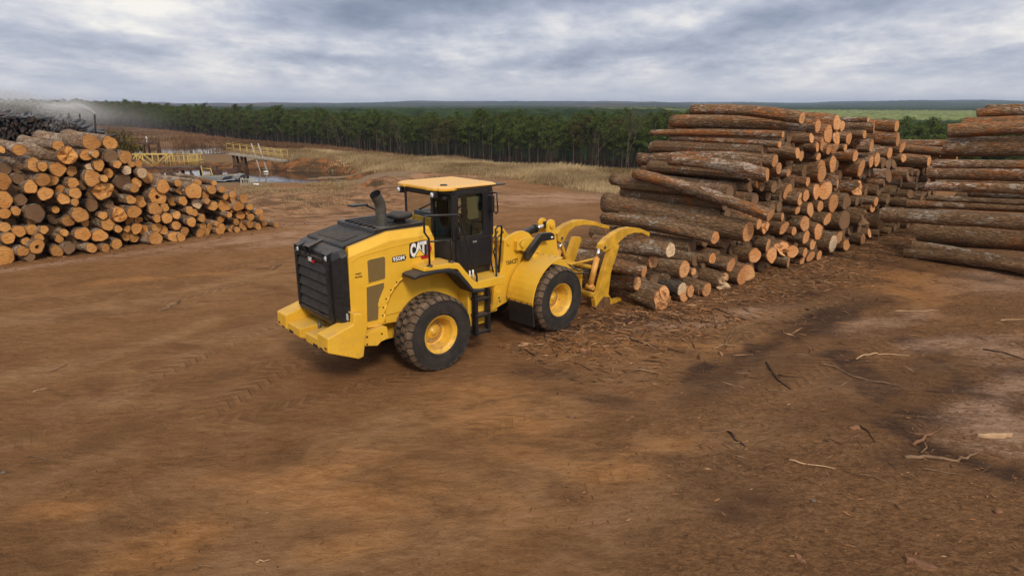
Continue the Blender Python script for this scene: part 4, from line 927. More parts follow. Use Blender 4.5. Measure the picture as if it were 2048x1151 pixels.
NS = 20
def log_meshes(L, r0, r1, seed, bend=0.0, irr=1.0, slant=0.0, ragged=0.0, knots=0, hole=False, oval=1.0, flare=0.0, droop=0.0):
    """bark tube along -x from the near cut (x = 0), and the cut face that closes it"""
    rg = np.random.default_rng(seed); nr = max(6, int(L/.34))
    ph = rg.uniform(0, 6.28, 12); sa = rg.uniform(0, 6.28)
    th = np.arange(NS)*2*np.pi/NS; vs = []; bd = rg.uniform(-1, 1, 2)*bend; kn = [(rg.uniform(.08, .92)*L, rg.uniform(0, 6.28), rg.uniform(.10, .24)) for _ in range(knots)]
    for i in range(nr+1):
        t = i/nr; x = -L*t; r = r0+(r1-r0)*t
        rr = r*(1+irr*(.045*np.sin(2*th+ph[0]+t*1.2)+.035*np.sin(3*th+ph[1]-t*2)+.03*np.sin(5*th+ph[2]+t*3)))*(1+.03*math.sin(7*t+ph[3])+.025*math.sin(17*t+ph[4])+rg.normal(0, .012, NS))
        rr = rr*(1+flare*max(0, (t-.82)/.18)**2)
        for kx, ka, kh in kn: rr = rr*(1+kh*np.exp(-((-x-kx)/.13)**2)*np.exp(-(np.angle(np.exp(1j*(th-ka)))/.42)**2))
        cy = bd[0]*math.sin(math.pi*t)+.02*math.sin(5*t+ph[5]); cz = bd[1]*math.sin(math.pi*t)+droop*t*t
        xs = np.full(NS, x)
        if i == 0: rgw = (np.sin(2*th+ph[6])+.8*np.sin(3*th+ph[7])+.6*np.sin(5*th+ph[8]))*.5; xs = slant*rr*np.cos(th-sa)+ragged*rgw*r0*1.3
        if i == nr: xs = x+.25*rr*np.cos(th-sa+1.5)*rg.uniform(-1, 1)
        vs += [(xs[k], cy+rr[k]*math.cos(th[k])*oval, cz+rr[k]*math.sin(th[k])) for k in range(NS)]
    fs = [(i*NS+k, (i+1)*NS+k, (i+1)*NS+(k+1) % NS, i*NS+(k+1) % NS) for i in range(nr) for k in range(NS)]
    vs = np.array(vs); n0 = len(vs)
    endc = vs[nr*NS:(nr+1)*NS].mean(0)
    v2 = np.vstack([vs, endc]); f2 = fs
    me = bpy.data.meshes.new('log'); me.from_pydata(v2.tolist(), [], f2+[(nr*NS+(k+1) % NS, nr*NS+k, n0) for k in range(NS)])
    mi = np.zeros(len(me.polygons), np.int32); mi[len(fs):] = 1
    me.polygons.foreach_set('use_smooth', mi == 0); me.polygons.foreach_set('material_index', mi)
    at = me.attributes.new('rad', 'FLOAT', 'POINT'); q = np.ones(len(v2)); q[-1] = 0; at.data.foreach_set('value', q.astype(np.float32))
    # cut face: concentric rings so that it can dish, split or be hollow
    ring = vs[:NS]; c = ring.mean(0)+np.array([.0, rg.uniform(-.12, .12)*r0, rg.uniform(-.12, .12)*r0]); cv = []; rad = []
    levels = [1.0, .9, .66, .4, .2] if not hole else [1.0, .88, .62, .40, .26]
    for li, lv in enumerate(levels):
        p = c+(ring-c)*lv; p[:, 0] += (.012 if lv < .95 else 0)+ragged*r0*.35*(np.sin(3*th+ph[9]+lv*4)+.7*np.sin(4*th+ph[10]-lv*6))*(lv < .95); cv += p.tolist(); rad += [lv]*NS
    cf = [(a*NS+k, a*NS+(k+1) % NS, (a+1)*NS+(k+1) % NS, (a+1)*NS+k) for a in range(len(levels)-1) for k in range(NS)]
    if hole:
        p = np.array(cv[-NS:]); p[:, 0] -= .35; cv += p.tolist(); rad += [.02]*NS; a = len(levels)-1
        cf += [(a*NS+k, a*NS+(k+1) % NS, (a+1)*NS+(k+1) % NS, (a+1)*NS+k) for k in range(NS)]+[tuple(range((a+1)*NS, (a+2)*NS))]
    else:
        cv.append((c+np.array([.008, 0, 0])).tolist()); rad.append(0.0); a = len(levels)-1
        cf += [(a*NS+k, a*NS+(k+1) % NS, len(cv)-1) for k in range(NS)]
    ce = bpy.data.meshes.new('cut_end'); ce.from_pydata(cv, [], cf)
    at = ce.attributes.new('rad', 'FLOAT', 'POINT'); at.data.foreach_set('value', np.array(rad, np.float32))
    ce.polygons.foreach_set('use_smooth', [False]*len(cf)); ce.update(); me.update()
    return me, ce
class Pile:
    def __init__(s, p0, p1, side):
        s.P0 = np.array(p0, float); d = np.array(p1, float)-s.P0; s.d = d/np.linalg.norm(d)
        s.n = np.array([-s.d[1], s.d[0]])*side                      # from the cut ends into the pile
        s.logs = []
    def plane(s, x, y, a=0.0):
        r = ray(x, y); t = (s.n@s.P0+a)/(s.n@r[:2]); return np.array([0, 0, CAMH])+t*r
    def uaz(s, p): q = p[:2]-s.P0; return np.array([s.d@q, s.n@q, p[2]])
    def xyz(s, u, a, z): q = s.P0+s.d*u+s.n*a; return np.array([q[0], q[1], z])
def put_log(E, F, r0, r1, seed, mats, name='log', **kw):
    """a log from its near cut centre E to its far end F"""
    E, F = Vector(E), Vector(F); ax = (E-F); L = ax.length
    me, ce = log_meshes(L, r0, r1, seed, **kw)
    o = link(name, me); me.materials.append(mats[0]); me.materials.append(mats[1])
    o.location = E; q = ax.to_track_quat('X', 'Z'); o.rotation_mode = 'QUATERNION'; o.rotation_quaternion = q
    ce.materials.append(mats[2] if len(mats) > 2 else mats[1]); c = link('cut_end', ce, o)
    return o
def ordinal(n):
    w = ['first', 'second', 'third', 'fourth', 'fifth', 'sixth', 'seventh', 'eighth', 'ninth', 'tenth', 'eleventh', 'twelfth', 'thirteenth', 'fourteenth', 'fifteenth', 'sixteenth', 'seventeenth', 'eighteenth', 'nineteenth', 'twentieth',
         'twenty-first', 'twenty-second', 'twenty-third', 'twenty-fourth', 'twenty-fifth', 'twenty-sixth', 'twenty-seventh', 'twenty-eighth', 'twenty-ninth', 'thirtieth']
    return w[n] if n < len(w) else 'later'
def name_rows(recs, pile, sections, rowh, group):
    """one label per log: its look, and which it is along its row in one stretch of the pile"""
    zlo = min(r['z'] for r in recs); top = max(int((r['z']-zlo)/rowh) for r in recs); cells = {}
    for r in recs:
        sec = next(n for lim, n in sections if r['px'] < lim); cells.setdefault((sec, int((r['z']-zlo)/rowh)), []).append(r)
    for (sec, k), l in cells.items():
        rn = 'bottom row' if k == 0 else ('top row' if k == top else ordinal(k)+' row')
        for i, r in enumerate(sorted(l, key=lambda q: q['px'])):
            size = 'thick' if r['r'] > .27 else ('thin' if r['r'] < .15 else 'medium')
            lab = r['hand'] or ('%s log, %s, %s from left, %s, %s of %s' % (size, r['look'], ordinal(i), rn, sec, pile) if len(l) > 1 else '%s log, %s, alone in %s, %s of %s' % (size, r['look'], rn, sec, pile))
            tag(r['o'], lab, 'log', group)

# --- right pile: x, y of the near cut, its height in the photograph, x, y of the far end where it shows
RP = [(1317, 604, 44, 1205, 566), (1328, 586, 31), (1336, 605, 24), (1371, 612, 37), (1364, 577, 28, 1268, 535), (1381, 582, 27), (1403, 589, 26), (1414, 596, 29),
 (1289, 543, 26, 1140, 520), (1369, 538, 36, 1170, 508), (1342, 500, 32, 1115, 492), (1424, 517, 23, 1270, 490), (1462, 530, 32), (1444, 577, 34), (1483, 573, 36), (1494, 577, 34), (1387, 543, 16), (1451, 553, 16),
 (1497, 463, 45, 1212, 405), (1431, 475, 28, 1210, 436), (1509, 511, 31, 1240, 478), (1536, 490, 28), (1544, 509, 33), (1562, 497, 38), (1585, 503, 29), (1577, 524, 21), (1604, 524, 20), (1610, 505, 20), (1621, 513, 22), (1638, 511, 20),
 (1541, 430, 27, 1272, 348), (1530, 456, 30), (1517, 448, 22), (1568, 456, 28), (1582, 417, 23, 1390, 378), (1595, 420, 20), (1620, 419, 31), (1641, 412, 24), (1667, 406, 40), (1655, 438, 27), (1610, 447, 30), (1612, 474, 28), (1588, 462, 19), (1565, 434, 17), (1626, 488, 25),
 (1666, 487, 36), (1678, 474, 27), (1692, 490, 24), (1636, 463, 32), (1689, 440, 44), (1726, 478, 22), (1692, 403, 32), (1716, 376, 33), (1725, 435, 32), (1650, 381, 39), (1632, 383, 30), (1616, 363, 19), (1576, 384, 33, 1268, 338), (1602, 397, 29), (1612, 391, 26),
 (1487, 381, 22, 1330, 362), (1675, 367, 17), (1635, 252, 26, 1346, 242), (1604, 236, 24, 1384, 219), (1673, 246, 33), (1684, 252, 22), (1657, 268, 38), (1647, 286, 34), (1672, 275, 28), (1658, 299, 20), (1669, 298, 22), (1698, 277, 26), (1729, 269, 17), (1690, 295, 16), (1710, 312, 24), (1722, 336, 34),
 (1635, 294, 22, 1342, 254), (1566, 269, 14), (1622, 276, 19), (1595, 306, 22, 1303, 294), (1602, 312, 20), (1558, 289, 14, 1340, 275), (1549, 322, 26, 1304, 316), (1557, 337, 25), (1534, 349, 27, 1403, 325), (1520, 362, 30, 1302, 328), (1642, 336, 33), (1644, 347, 37), (1665, 328, 34), (1636, 314, 17),
 (1675, 360, 18), (1577, 346, 16), (1500, 441, 22, 1226, 358),
 (1748, 254, 25), (1793, 252, 23), (1795, 279, 29), (1804, 295, 23), (1743, 292, 27), (1736, 239, 11), (1779, 306, 25), (1807, 316, 17), (1754, 319, 29), (1742, 323, 24), (1777, 351, 30), (1768, 366, 17), (1802, 365, 21), (1819, 351, 24), (1825, 344, 16), (1836, 346, 16), (1858, 322, 22),
 (1833, 374, 16), (1791, 383, 23), (1758, 380, 24), (1767, 326, 22), (1777, 328, 21), (1788, 329, 20), (1776, 398, 22), (1764, 444, 31), (1752, 403, 20), (1820, 388, 17), (1757, 466, 17), (1739, 466, 19), (1779, 462, 14), (1790, 455, 15), (1812, 405, 20), (1800, 425, 20), (1745, 415, 22), (1785, 432, 20), (1843, 395, 16),
 (1905, 288, 18), (1912, 298, 20), (1915, 309, 22), (1893, 303, 16), (1880, 331, 18), (1305, 522, 30, 1105, 502), (1275, 566, 30, 1118, 546)]
HAND_R = {0: 'thick broken log with ragged grey end lying lowest in front of the grapple', 3: 'thick log with slanted orange cut on the ground, nearest of right pile', 4: 'mossy log with green lichen and round pale cut beside the grapple',
 8: 'short orange-patched log just right of the grapple upright', 9: 'thick log with round orange cut end above the mossy log', 10: 'dark log straight under the tip of the grapple clamp', 13: 'log with torn pale grey splintered end on the ground',
 18: 'thickest leaning log with large oval cut, low on right pile slope', 19: 'dark log with pale oval cut, just below the thickest leaning log', 23: 'splintered stump end standing out beside round cuts low in pile',
 30: 'long sloping log with white flakes leaning down right pile front', 53: 'rough broken dark log end deep in the aisle between the piles', 62: 'long pale flaked log second from the top of right pile', 63: 'rust-coloured log lying topmost on right pile',
 84: 'short knotted log with a pale sawn branch stub on its left', 92: 'long curved log with raised rusty left end on right pile slope', 76: 'long rusty log sagging right, third from the top of right pile', 79: 'long grey log with flared left end, upper part of right pile', 85: 'thick log with white and orange flaked bark halfway up right pile',
 49: 'slab-ended thick dark log beside the aisle of right pile', 109: 'lone log with bright orange cut end at far end of right pile'}
RA_ = {30: -1.0, 60: .9, 92: .35, 18: -.35, 57: .35, 84: -.55, 85: .5, 34: .5, 19: -.1, 83: .0, 134: .5, 135: .5}   # how far a near cut stands back from the general face of the pile
pR = Pile((3.42, 15.62), (15.3, 25.7), 1)
recs = []; RPROF = []
KW = {0: dict(ragged=.35), 13: dict(ragged=.5), 23: dict(ragged=.6), 31: dict(ragged=.3), 52: dict(ragged=.3), 53: dict(ragged=.35), 92: dict(bend=.22, flare=.25), 79: dict(flare=.35), 84: dict(knots=3), 30: dict(bend=.14), 18: dict(knots=2)}
for i, q in enumerate(RP):
    x, y, dp = q[:3]; a = RA_.get(i, float(rng.uniform(-.09, .09)))
    E = pR.plane(x, y, a); u, _, z = pR.uaz(E); dep = proj(E)[2]; r0 = dp*dep/CF/2
    if z < r0*.9: E = pR.plane(x, y-(r0*.9-z)*CF/dep, a); u, _, z = pR.uaz(E)
    if len(q) > 3:
        rr = ray(q[3], q[4]); t = (u+pR.d@pR.P0)/(pR.d@rr[:2]); F = np.array([0, 0, CAMH])+t*rr
        uu, aa, zz_ = pR.uaz(F); aa = min(max(aa, 2.6), 6.8 if i in (8, 9, 10, 134, 135) else 5.9); F = pR.xyz(u+rng.uniform(-.03, .03), aa, max(zz_, r0*.8))
    else:
        yaw = rng.normal(0, .02); L = rng.uniform(4.3, 5.2)
        F = pR.xyz(u+L*yaw, L, max(r0*.8, z+rng.normal(0, .05)))
    ex = (len(q) > 3)
    bm = M['bark_m'] if i == 4 else (M['bark_r'] if z > 2.1 else M['bark_d'])
    cm = M['cut_dk'] if (i in (49, 53, 51) or (x > 1755 and y > 325)) and x < 1850 else (M['cut_pale'] if i in (13, 10, 45, 60, 4) else M['cut_r'])
    kw = dict(slant=float(rng.uniform(0, .45)) if rng.random() < .7 else 0, knots=int(rng.integers(1, 4)), bend=.10, irr=float(rng.uniform(.8, 1.6))); kw.update(KW.get(i, {}))
    r1 = r0*rng.uniform(.85, 1.12)
    o = put_log(E, F, r0, r1, 1000+i, (bm, M['cut_r'], cm), **kw)
    look = 'dark end' if cm is M['cut_dk'] else ('pale end' if cm is M['cut_pale'] else ('rusty bark' if z > 2.1 and ex else ('dark bark' if ex else 'orange end')))
    recs.append(dict(o=o, z=z, px=x, r=r0, look=look, hand=HAND_R.get(i))); RPROF.append((u, z, r0))
name_rows(recs, 'right pile', ((1480, 'loader end'), (1590, 'front middle'), (1660, 'middle'), (1745, 'aisle side'), (9999, 'far end')), .5, 'logs of the right pile')

# --- left pile
LP = [(181, 285, 30, 84, 277), (136, 310, 36, 12, 302), (174, 310, 22), (192, 308, 15), (84, 333, 18), (117, 338, 30), (143, 342, 20), (182, 334, 17), (199, 330, 22), (185, 356, 29), (145, 366, 21), (61, 374, 25), (103, 361, 24), (85, 360, 26), (5, 362, 32), (92, 387, 26), (121, 380, 20), (150, 386, 22), (1, 299, 14),
 (118, 292, 21, 44, 281), (70, 330, 27, -25, 321), (40, 300, 22, -20, 285), (3, 399, 36), (42, 400, 25), (126, 398, 21), (151, 404, 14), (182, 410, 25), (205, 381, 34), (8, 427, 21), (33, 422, 17), (72, 426, 36), (63, 442, 18), (111, 419, 14), (160, 429, 29), (139, 441, 24), (8, 454, 21), (39, 462, 23), (65, 459, 23), (89, 459, 16), (129, 465, 15), (167, 468, 27), (199, 471, 26), (17, 476, 24), (54, 483, 17), (79, 476, 18), (74, 493, 28), (119, 477, 17), (47, 502, 22), (5, 512, 41), (58, 513, 21), (115, 502, 22), (140, 497, 20), (182, 496, 20), (171, 445, 14), (205, 431, 15),
 (221, 286, 28), (222, 312, 27), (252, 314, 25), (233, 329, 15), (264, 328, 13), (278, 328, 15), (253, 341, 18), (283, 346, 20), (293, 355, 24), (218, 346, 18), (209, 357, 15), (246, 363, 32), (272, 366, 19), (268, 377, 18), (326, 373, 26), (361, 381, 18), (314, 393, 30), (263, 399, 18), (281, 403, 22), (343, 403, 17), (365, 402, 18), (219, 410, 16), (268, 424, 27), (309, 418, 25), (330, 415, 17), (237, 429, 28), (216, 448, 26), (260, 443, 17), (277, 441, 14), (313, 437, 15), (335, 436, 22), (353, 430, 15), (379, 421, 16), (272, 457, 20), (287, 459, 21), (314, 455, 19), (326, 460, 18), (353, 451, 17), (370, 463, 17), (312, 478, 27), (347, 475, 22), (362, 474, 16), (253, 471, 20), (268, 476, 17), (212, 497, 17), (233, 493, 22), (237, 458, 14), (255, 458, 12),
 (388, 382, 32), (424, 379, 18), (427, 366, 11), (444, 379, 14), (466, 389, 15), (488, 397, 18), (469, 399, 18), (452, 393, 13), (409, 391, 16), (394, 407, 20), (415, 402, 12), (427, 412, 18), (449, 411, 25), (465, 418, 14), (477, 412, 20), (499, 414, 14), (519, 424, 15), (496, 425, 11), (480, 430, 17), (458, 430, 12), (502, 434, 14), (524, 435, 13), (442, 438, 14), (404, 436, 15), (377, 438, 17), (382, 444, 18), (473, 444, 14), (484, 439, 12), (483, 451, 13), (500, 449, 15), (528, 447, 13), (553, 455, 11), (517, 458, 14), (489, 461, 10), (468, 455, 14), (474, 464, 12), (463, 468, 12), (440, 466, 22), (421, 452, 17), (406, 452, 14), (400, 469, 18), (412, 467, 17), (389, 425, 15), (432, 447, 11), (395, 366, 15), (355, 366, 14)]
HAND_L = {0: 'thick log with bark-rimmed cut lying topmost on left pile, beside a second round cut', 1: 'thick ragged-ended log near the top of left pile', 55: 'round thick cut end at the right of the topmost logs, left pile', 56: 'blackened thick cut end just below the topmost logs of left pile', 66: 'black-rimmed thick cut end in the middle of left pile', 71: 'hollow log with a round dark hole in its cut, left pile',
 27: 'thick striped split end in the middle of left pile', 48: 'thickest log end on the ground at the photograph edge, left pile', 45: 'orange cut end with a small dark hole, low in left pile', 80: 'ragged torn log end in the lower middle of left pile', 62: 'bright round cut on white bark at the step of left pile', 112: 'pale yellow cut end in the right half of left pile',
 134: 'lone thin log lying off the right tail of left pile', 103: 'thick cut end on top of the lower right part of left pile', 14: 'thick log end at the photograph edge, halfway up left pile', 22: 'thickest bright orange end at the photograph edge of left pile'}
DKL = {56, 66, 26, 23, 30, 49, 76, 51}
pL = Pile((-16.09, 20.79), (-10.37, 27.38), 1)
recs = []; LPROF = []
for i, q in enumerate(LP):
    x, y, dp = q[:3]; a = float(rng.uniform(-.35, .2)) if len(q) == 3 else -.1
    E = pL.plane(x, y, a); u, _, z = pL.uaz(E); dep = proj(E)[2]; r0 = dp*dep/CF/2*1.04
    if z < r0*.9: E = pL.plane(x, y-(r0*.9-z)*CF/dep, a); u, _, z = pL.uaz(E)
    if len(q) > 3:
        rr = ray(q[3], q[4]); L = 4.6
        # far end on that line of sight, one log length away from the near cut
        best = min((abs(np.linalg.norm(np.array([0, 0, CAMH])+t*rr-E)-L), t) for t in np.linspace(15, 45, 900) if (np.array([0, 0, CAMH])+t*rr-E)@np.array([*pL.n, 0]) > 0)
        F = np.array([0, 0, CAMH])+best[1]*rr
        if np.linalg.norm(F-E) > 6: F = E+(F-E)/np.linalg.norm(F-E)*4.6
    else:
        L = rng.uniform(3.6, 4.8); yaw = rng.normal(-.02, .07)
        F = pL.xyz(u+L*yaw, a+L, max(r0*.8, z+rng.normal(0, .10)))
    cm = M['cut_dk'] if i in DKL else (M['cut_pale'] if i in (112, 62, 7, 61) else M['cut_l'])
    kw = dict(slant=float(rng.uniform(0, .4)) if rng.random() < .5 else .05, knots=int(rng.integers(0, 2)), bend=.04, irr=float(rng.uniform(.8, 2.4)))
    if i in (1, 80, 27, 83): kw['ragged'] = .28
    if i in (71, 45): kw['hole'] = True
    o = put_log(E, F, r0, r0*rng.uniform(.9, 1.15), 3000+i, (M['bark_l'], M['cut_l'], cm), **kw)
    look = 'dark end' if cm is M['cut_dk'] else ('pale end' if cm is M['cut_pale'] else 'orange end')
    recs.append(dict(o=o, z=z, px=x, r=r0, look=look, hand=HAND_L.get(i))); LPROF.append((u, z, r0))
name_rows(recs, 'left pile', ((95, 'left end'), (190, 'left half'), (290, 'middle'), (390, 'right half'), (9999, 'right tail')), .42, 'logs of the left pile')

# --- pile at the right edge: only its left ends show, the logs run out of the picture: x, y of the left end, height, right y at the edge
EP = [(1806, 511, 19, 552), (1822, 494, 31, 533), (1836, 464, 44, 482), (1768, 429, 29, 437), (1815, 408, 17, 412), (1856, 396, 12, 400), (1912, 392, 17, 399), (1892, 370, 24, 375), (1860, 345, 27, 343), (1871, 327, 18, 318),
      (1890, 294, 38, 287), (1896, 262, 26, 250), (1926, 252, 34, 246), (1954, 227, 17, 221), (1972, 214, 9, 213), (1936, 387, 14, 392), (1850, 372, 18, 372)]
LABE = ['thin crooked log at the foot of the right edge pile', 'dark speckled log second from the ground, right edge pile', 'thickest log with a torn pale scar, third from the ground, right edge pile', 'long log reaching furthest left out of the right edge pile', 'slim brown log above the longest one, right edge pile',
        'thin set-back log end behind slimmer ones, right edge pile', 'pale slim log lying halfway up the right edge pile', 'log with a pale hollow knot scar, middle of right edge pile', 'straight grey log with rusty bands, middle of right edge pile', 'dark set-back log under a thick flaked one, right edge pile',
        'thickest upper log with white flakes, right edge pile', 'log with short orange left end near the top, right edge pile', 'thick smooth log third from the top of right edge pile', 'log second from the top of right edge pile', 'topmost thin log of the right edge pile', 'thin log behind the pale slim one, right edge pile', 'dark set-back log beside the knot-scarred log, right edge pile']
pE = Pile((13.2, 22.0), (13.2+.76, 22.0+.65), -1)
for i, (x, y, dp, yr) in enumerate(EP):
    back = {5: .9, 9: 1.2, 15: .8, 16: 1.3, 11: .2}.get(i, rng.uniform(-.05, .25))
    S_ = pE.plane(x, y, back); u, _, z = pE.uaz(S_); dep = proj(S_)[2]; r0 = dp*dep/CF/2
    rr = ray(2048, yr); t = (u+pE.d@pE.P0)/(pE.d@rr[:2]); Q = np.array([0, 0, CAMH])+t*rr
    dirv = Q-S_; dirv[2] = np.clip(dirv[2]/np.linalg.norm(dirv[:2]), -.06, .06)*np.linalg.norm(dirv[:2]); dirv /= np.linalg.norm(dirv)
    if z < r0*.8: S_[2] = r0*.9
    F = S_+dirv*5.2; F[2] = max(F[2], r0*.85)
    kw = dict(slant=.3, knots=2 if i in (2, 7) else 1, bend=.16 if i == 0 else .04)
    o = put_log(S_, F, r0, r0*(.9 if i else 1.5), 5000+i, (M['bark_d'] if z < 2.2 else M['bark_r'], M['cut_r'], M['cut_r'] if i in (11,) else M['cut_dk']), **kw)
    tag(o, LABE[i], 'log', 'logs of the right edge pile')

# --- the logs hidden further in, that show only as dark gaps between the others: one mass
def fill(pile, prof, umin, umax, step, a0, a1, lim, name, matb, matc, ramps=True):
    V = []; F_ = []; MI = []; RA = []; o = 0; row = 0; z = .2
    while z < 5.2:
        u = umin+(step/2 if row % 2 else 0)
        while u < umax:
            near = [p for p in prof if abs(p[0]-u) < lim]
            top = max([p[1] for p in near], default=-1)
            if z < top-.30:
                # leave room where a traced log already lies
                r = step*.5*rng.uniform(.86, 1.06); e0 = a0+rng.uniform(0, .5); NN = 10
                c0 = pile.xyz(u+rng.normal(0, .03), e0, z+rng.normal(0, .02)); c1 = pile.xyz(u+rng.normal(0, .04), a1-rng.uniform(0, .5), z+rng.normal(0, .05))
                ax = (c1-c0)/np.linalg.norm(c1-c0); s = np.cross(ax, [0, 0, 1]); s /= np.linalg.norm(s); up = np.cross(s, ax)
                th = np.arange(NN)*2*np.pi/NN
                for c in (c0, c1): V.extend((c+r*(np.cos(t)*s+np.sin(t)*up)).tolist() for t in th)
                V.append(c0.tolist()); V.append(c1.tolist()); RA.extend([1.0]*(2*NN)+[0, 0])
                for k in range(NN):
                    j = (k+1) % NN
                    F_.append((o+k, o+j, o+NN+j, o+NN+k)); MI.append(0); F_.append((o+j, o+k, o+2*NN)); MI.append(1); F_.append((o+NN+k, o+NN+j, o+2*NN+1)); MI.append(1)
                o += 2*NN+2
            u += step
        z += step*.87; row += 1
    me = bpy.data.meshes.new(name); me.from_pydata(V, [], F_); me.materials.append(matb); me.materials.append(matc)
    me.polygons.foreach_set('material_index', MI); at = me.attributes.new('rad', 'FLOAT', 'POINT'); at.data.foreach_set('value', np.array(RA, np.float32)); me.update()
    return tag(link(name, me), kind='stuff')
tag(fill(pR, RPROF, .3, 26, .40, .30, 4.4, .30, 'packed_logs', M['bark_d'], M['cut_dk']), 'packed logs deep inside the right pile', 'log pile')
tag(fill(pL, LPROF, -1.6, 9.5, .40, .35, 4.2, .30, 'packed_logs', M['bark_l'], M['cut_dk']), 'packed logs deep inside the left pile', 'log pile')

# ------------------------------------------------------------------ forest
def leafmat(name, a, b, trans=.25):
    m, nt = newmat(name); c = ND(nt, 'ShaderNodeAttribute', _attribute_name='Col').outputs['Color']
    o = nt.nodes.new('ShaderNodeObjectInfo').outputs['Random']
    c = mixc(nt, ND(nt, 'ShaderNodeSeparateColor', i0=c).outputs[0], a, b)
    c = mixc(nt, mth(nt, 'MULTIPLY', o, .35), c, mixc(nt, .5, c, tuple(x*.6 for x in b)))
    d = ND(nt, 'ShaderNodeBsdfDiffuse', Color=c); t = ND(nt, 'ShaderNodeBsdfTranslucent', Color=c)
    ND(nt, 'ShaderNodeOutputMaterial', Surface=ND(nt, 'ShaderNodeMixShader', i0=trans, i1=d, i2=t)); return m
M['pine'] = leafmat('pine_needles', (.040, .064, .016), (.130, .168, .042))
M['trunk'] = simple('pine_trunk', (.105, .078, .060), .9, var=.35, scale=2, spec=.1)
M['bare'] = simple('bare_wood', (.115, .085, .07), .9, var=.3, scale=2, spec=.1)
def quads(cen, rad, n, size, rg, flat=1.0):
    """n leaf tufts scattered through clumps: returns verts, faces"""
    k = rg.integers(0, len(cen), n); d = rg.normal(0, 1, (n, 3)); d /= np.linalg.norm(d, axis=1)[:, None]
    p = cen[k]+d*(rad[k]*rg.uniform(.35, 1, n)**.6)[:, None]*np.array([1, 1, flat])
    u = rg.normal(0, 1, (n, 3)); u /= np.linalg.norm(u, axis=1)[:, None]; w = np.cross(u, rg.normal(0, 1, (n, 3))); w /= np.linalg.norm(w, axis=1)[:, None]
    s = size*rg.uniform(.6, 1.4, n)[:, None]
    v = np.stack([p-u*s, p+w*s*.55, p+u*s, p-w*s*.55], 1).reshape(-1, 3); f = np.arange(4*n).reshape(n, 4)
    return v, f, k
def pine(seed, h=16.0, low=.52, wide=1.0):
    rg = np.random.default_rng(seed); mb = MB(); bend = rg.uniform(-.35, .35, 2)
    f = lambda t: (bend[0]*math.sin(2.2*t)*t, bend[1]*math.sin(2.6*t)*t, h*t)
    mb.tube([f(t) for t in np.linspace(-.03, .97, 8)], [.19*(1-.78*t) for t in np.linspace(0, 1, 8)], 6)
    cen = []; rad = []
    for i in range(17):
        t = low+(1-low)*((i+rg.uniform(0, .8))/17); a = rg.uniform(0, 6.28); L = (1.15+1.75*math.sin(math.pi*min(1, (t-low)/(1-low)*.85+.22)))*rg.uniform(.7, 1.15)*wide
        b = Vector(f(t)); e = b+Vector((math.cos(a)*L, math.sin(a)*L, L*rg.uniform(.1, .45)))
        mb.tube([b, (b+e)/2+Vector((0, 0, -.08)), e], [.045, .03, .012], 4)
        cen.append(e); rad.append(rg.uniform(.65, 1.1)); cen.append(b.lerp(e, .55)+Vector((0, 0, .15))); rad.append(rg.uniform(.4, .7))
    cen += [Vector(f(1.0)), Vector(f(.95))]; rad += [.7, .8]
    for i in range(4):                                              # dead stubs under the crown
        t = rg.uniform(.1, low); a = rg.uniform(0, 6.28); b = Vector(f(t)); mb.tube([b, b+Vector((math.cos(a), math.sin(a), .1))*rg.uniform(.4, 1.0)], [.025, .01], 4)
    v, fc, k = quads(np.array(cen), np.array(rad), 1500, .21, rg, .75)
    tone = np.clip(np.repeat(rg.uniform(0, 1, len(cen))[k]*.6+rg.uniform(0, .4, 1500), 4), 0, 1); col = np.stack([tone]*3, 1)
    return mb.mesh('trunk', M['trunk']), npmesh('crown', v, fc, M['pine'], False, col=col)
def retone(v, mat_):
    me = v[1].copy(); me.materials.clear(); me.materials.append(mat_); me.name = 'crown_olive'; return (pine_copy(v[0]), me)
def pine_copy(me): q = me.copy(); q.name = me.name+'_olive'; return q
M['pine_olive'] = leafmat('olive_needles', (.052, .052, .020), (.135, .125, .045))
VAR = [pine(1), pine(2, 15.2, .5), pine(3, 17.2, .56), pine(6, 14.8, .60, .8), pine(7, 15.6, .46, 1.1), pine(8, 16.2, .5), pine(4, 14.2, .42, 1.15), pine(5, 12.5, .22, 1.3)]
VAR = VAR[:6]+[retone(VAR[4], M['pine_olive']), retone(VAR[1], M['pine_olive'])]+VAR[6:]
def plant_tree(name, label, x, y, var, sc, rz, group, cat='tree'):
    o = tag(empty(name, (x, y, hz(x, y)-.1), rz), label, cat, group); o.scale = (sc, sc, sc*rng.uniform(.95, 1.05))
    for me_, nm in zip(var, ('trunk', 'crown')): link(nm, me_, o)
    return o
pts = []; front = []
az_ = -41.0
while az_ < 42:
    r0 = float(RE(az_)); step = math.degrees(2.0/r0)
    front.append((az_+rng.uniform(-.4, .4)*step, r0+rng.uniform(-2, 4)))
    az_ += step*1.0
vis = [(a, r_) for a, r_ in front if -31.5 < a < 16.0 or 24.5 < a < 34.5]
keep = vis[::max(1, len(vis)//225+1)] if len(vis) > 230 else vis
proto = []
for i, (a, r_) in enumerate(keep):
    x_, y_ = r_*math.sin(R(a)), r_*math.cos(R(a)); right = a > 24
    v = VAR[int(rng.choice([8, 9, 9]) if right else rng.choice([0, 1, 2, 3, 4, 5, 6, 7, 8], p=[.15, .12, .15, .12, .12, .14, .06, .06, .08]))]
    sc = float(np.clip(rng.normal(.86, .055), .7, .98))*float((YB(a)-TOP(a))/CF*r_/(13.4 if right else 15.8))
    o = plant_tree('pine_tree', 'bushy dark pine standing beyond the gap between right and edge piles' if right else 'tall straight pine with a bare trunk along the front edge of the woods', x_, y_, v, sc, rng.uniform(0, 6.28),
                   'bushy pines beyond the gap' if right else 'pines along the edge of the woods')
    if i < 5: proto.append(o)
used = set(keep)
for a, r_ in front:
    if (a, r_) not in used: pts.append((a, r_))
az_ = -42.0
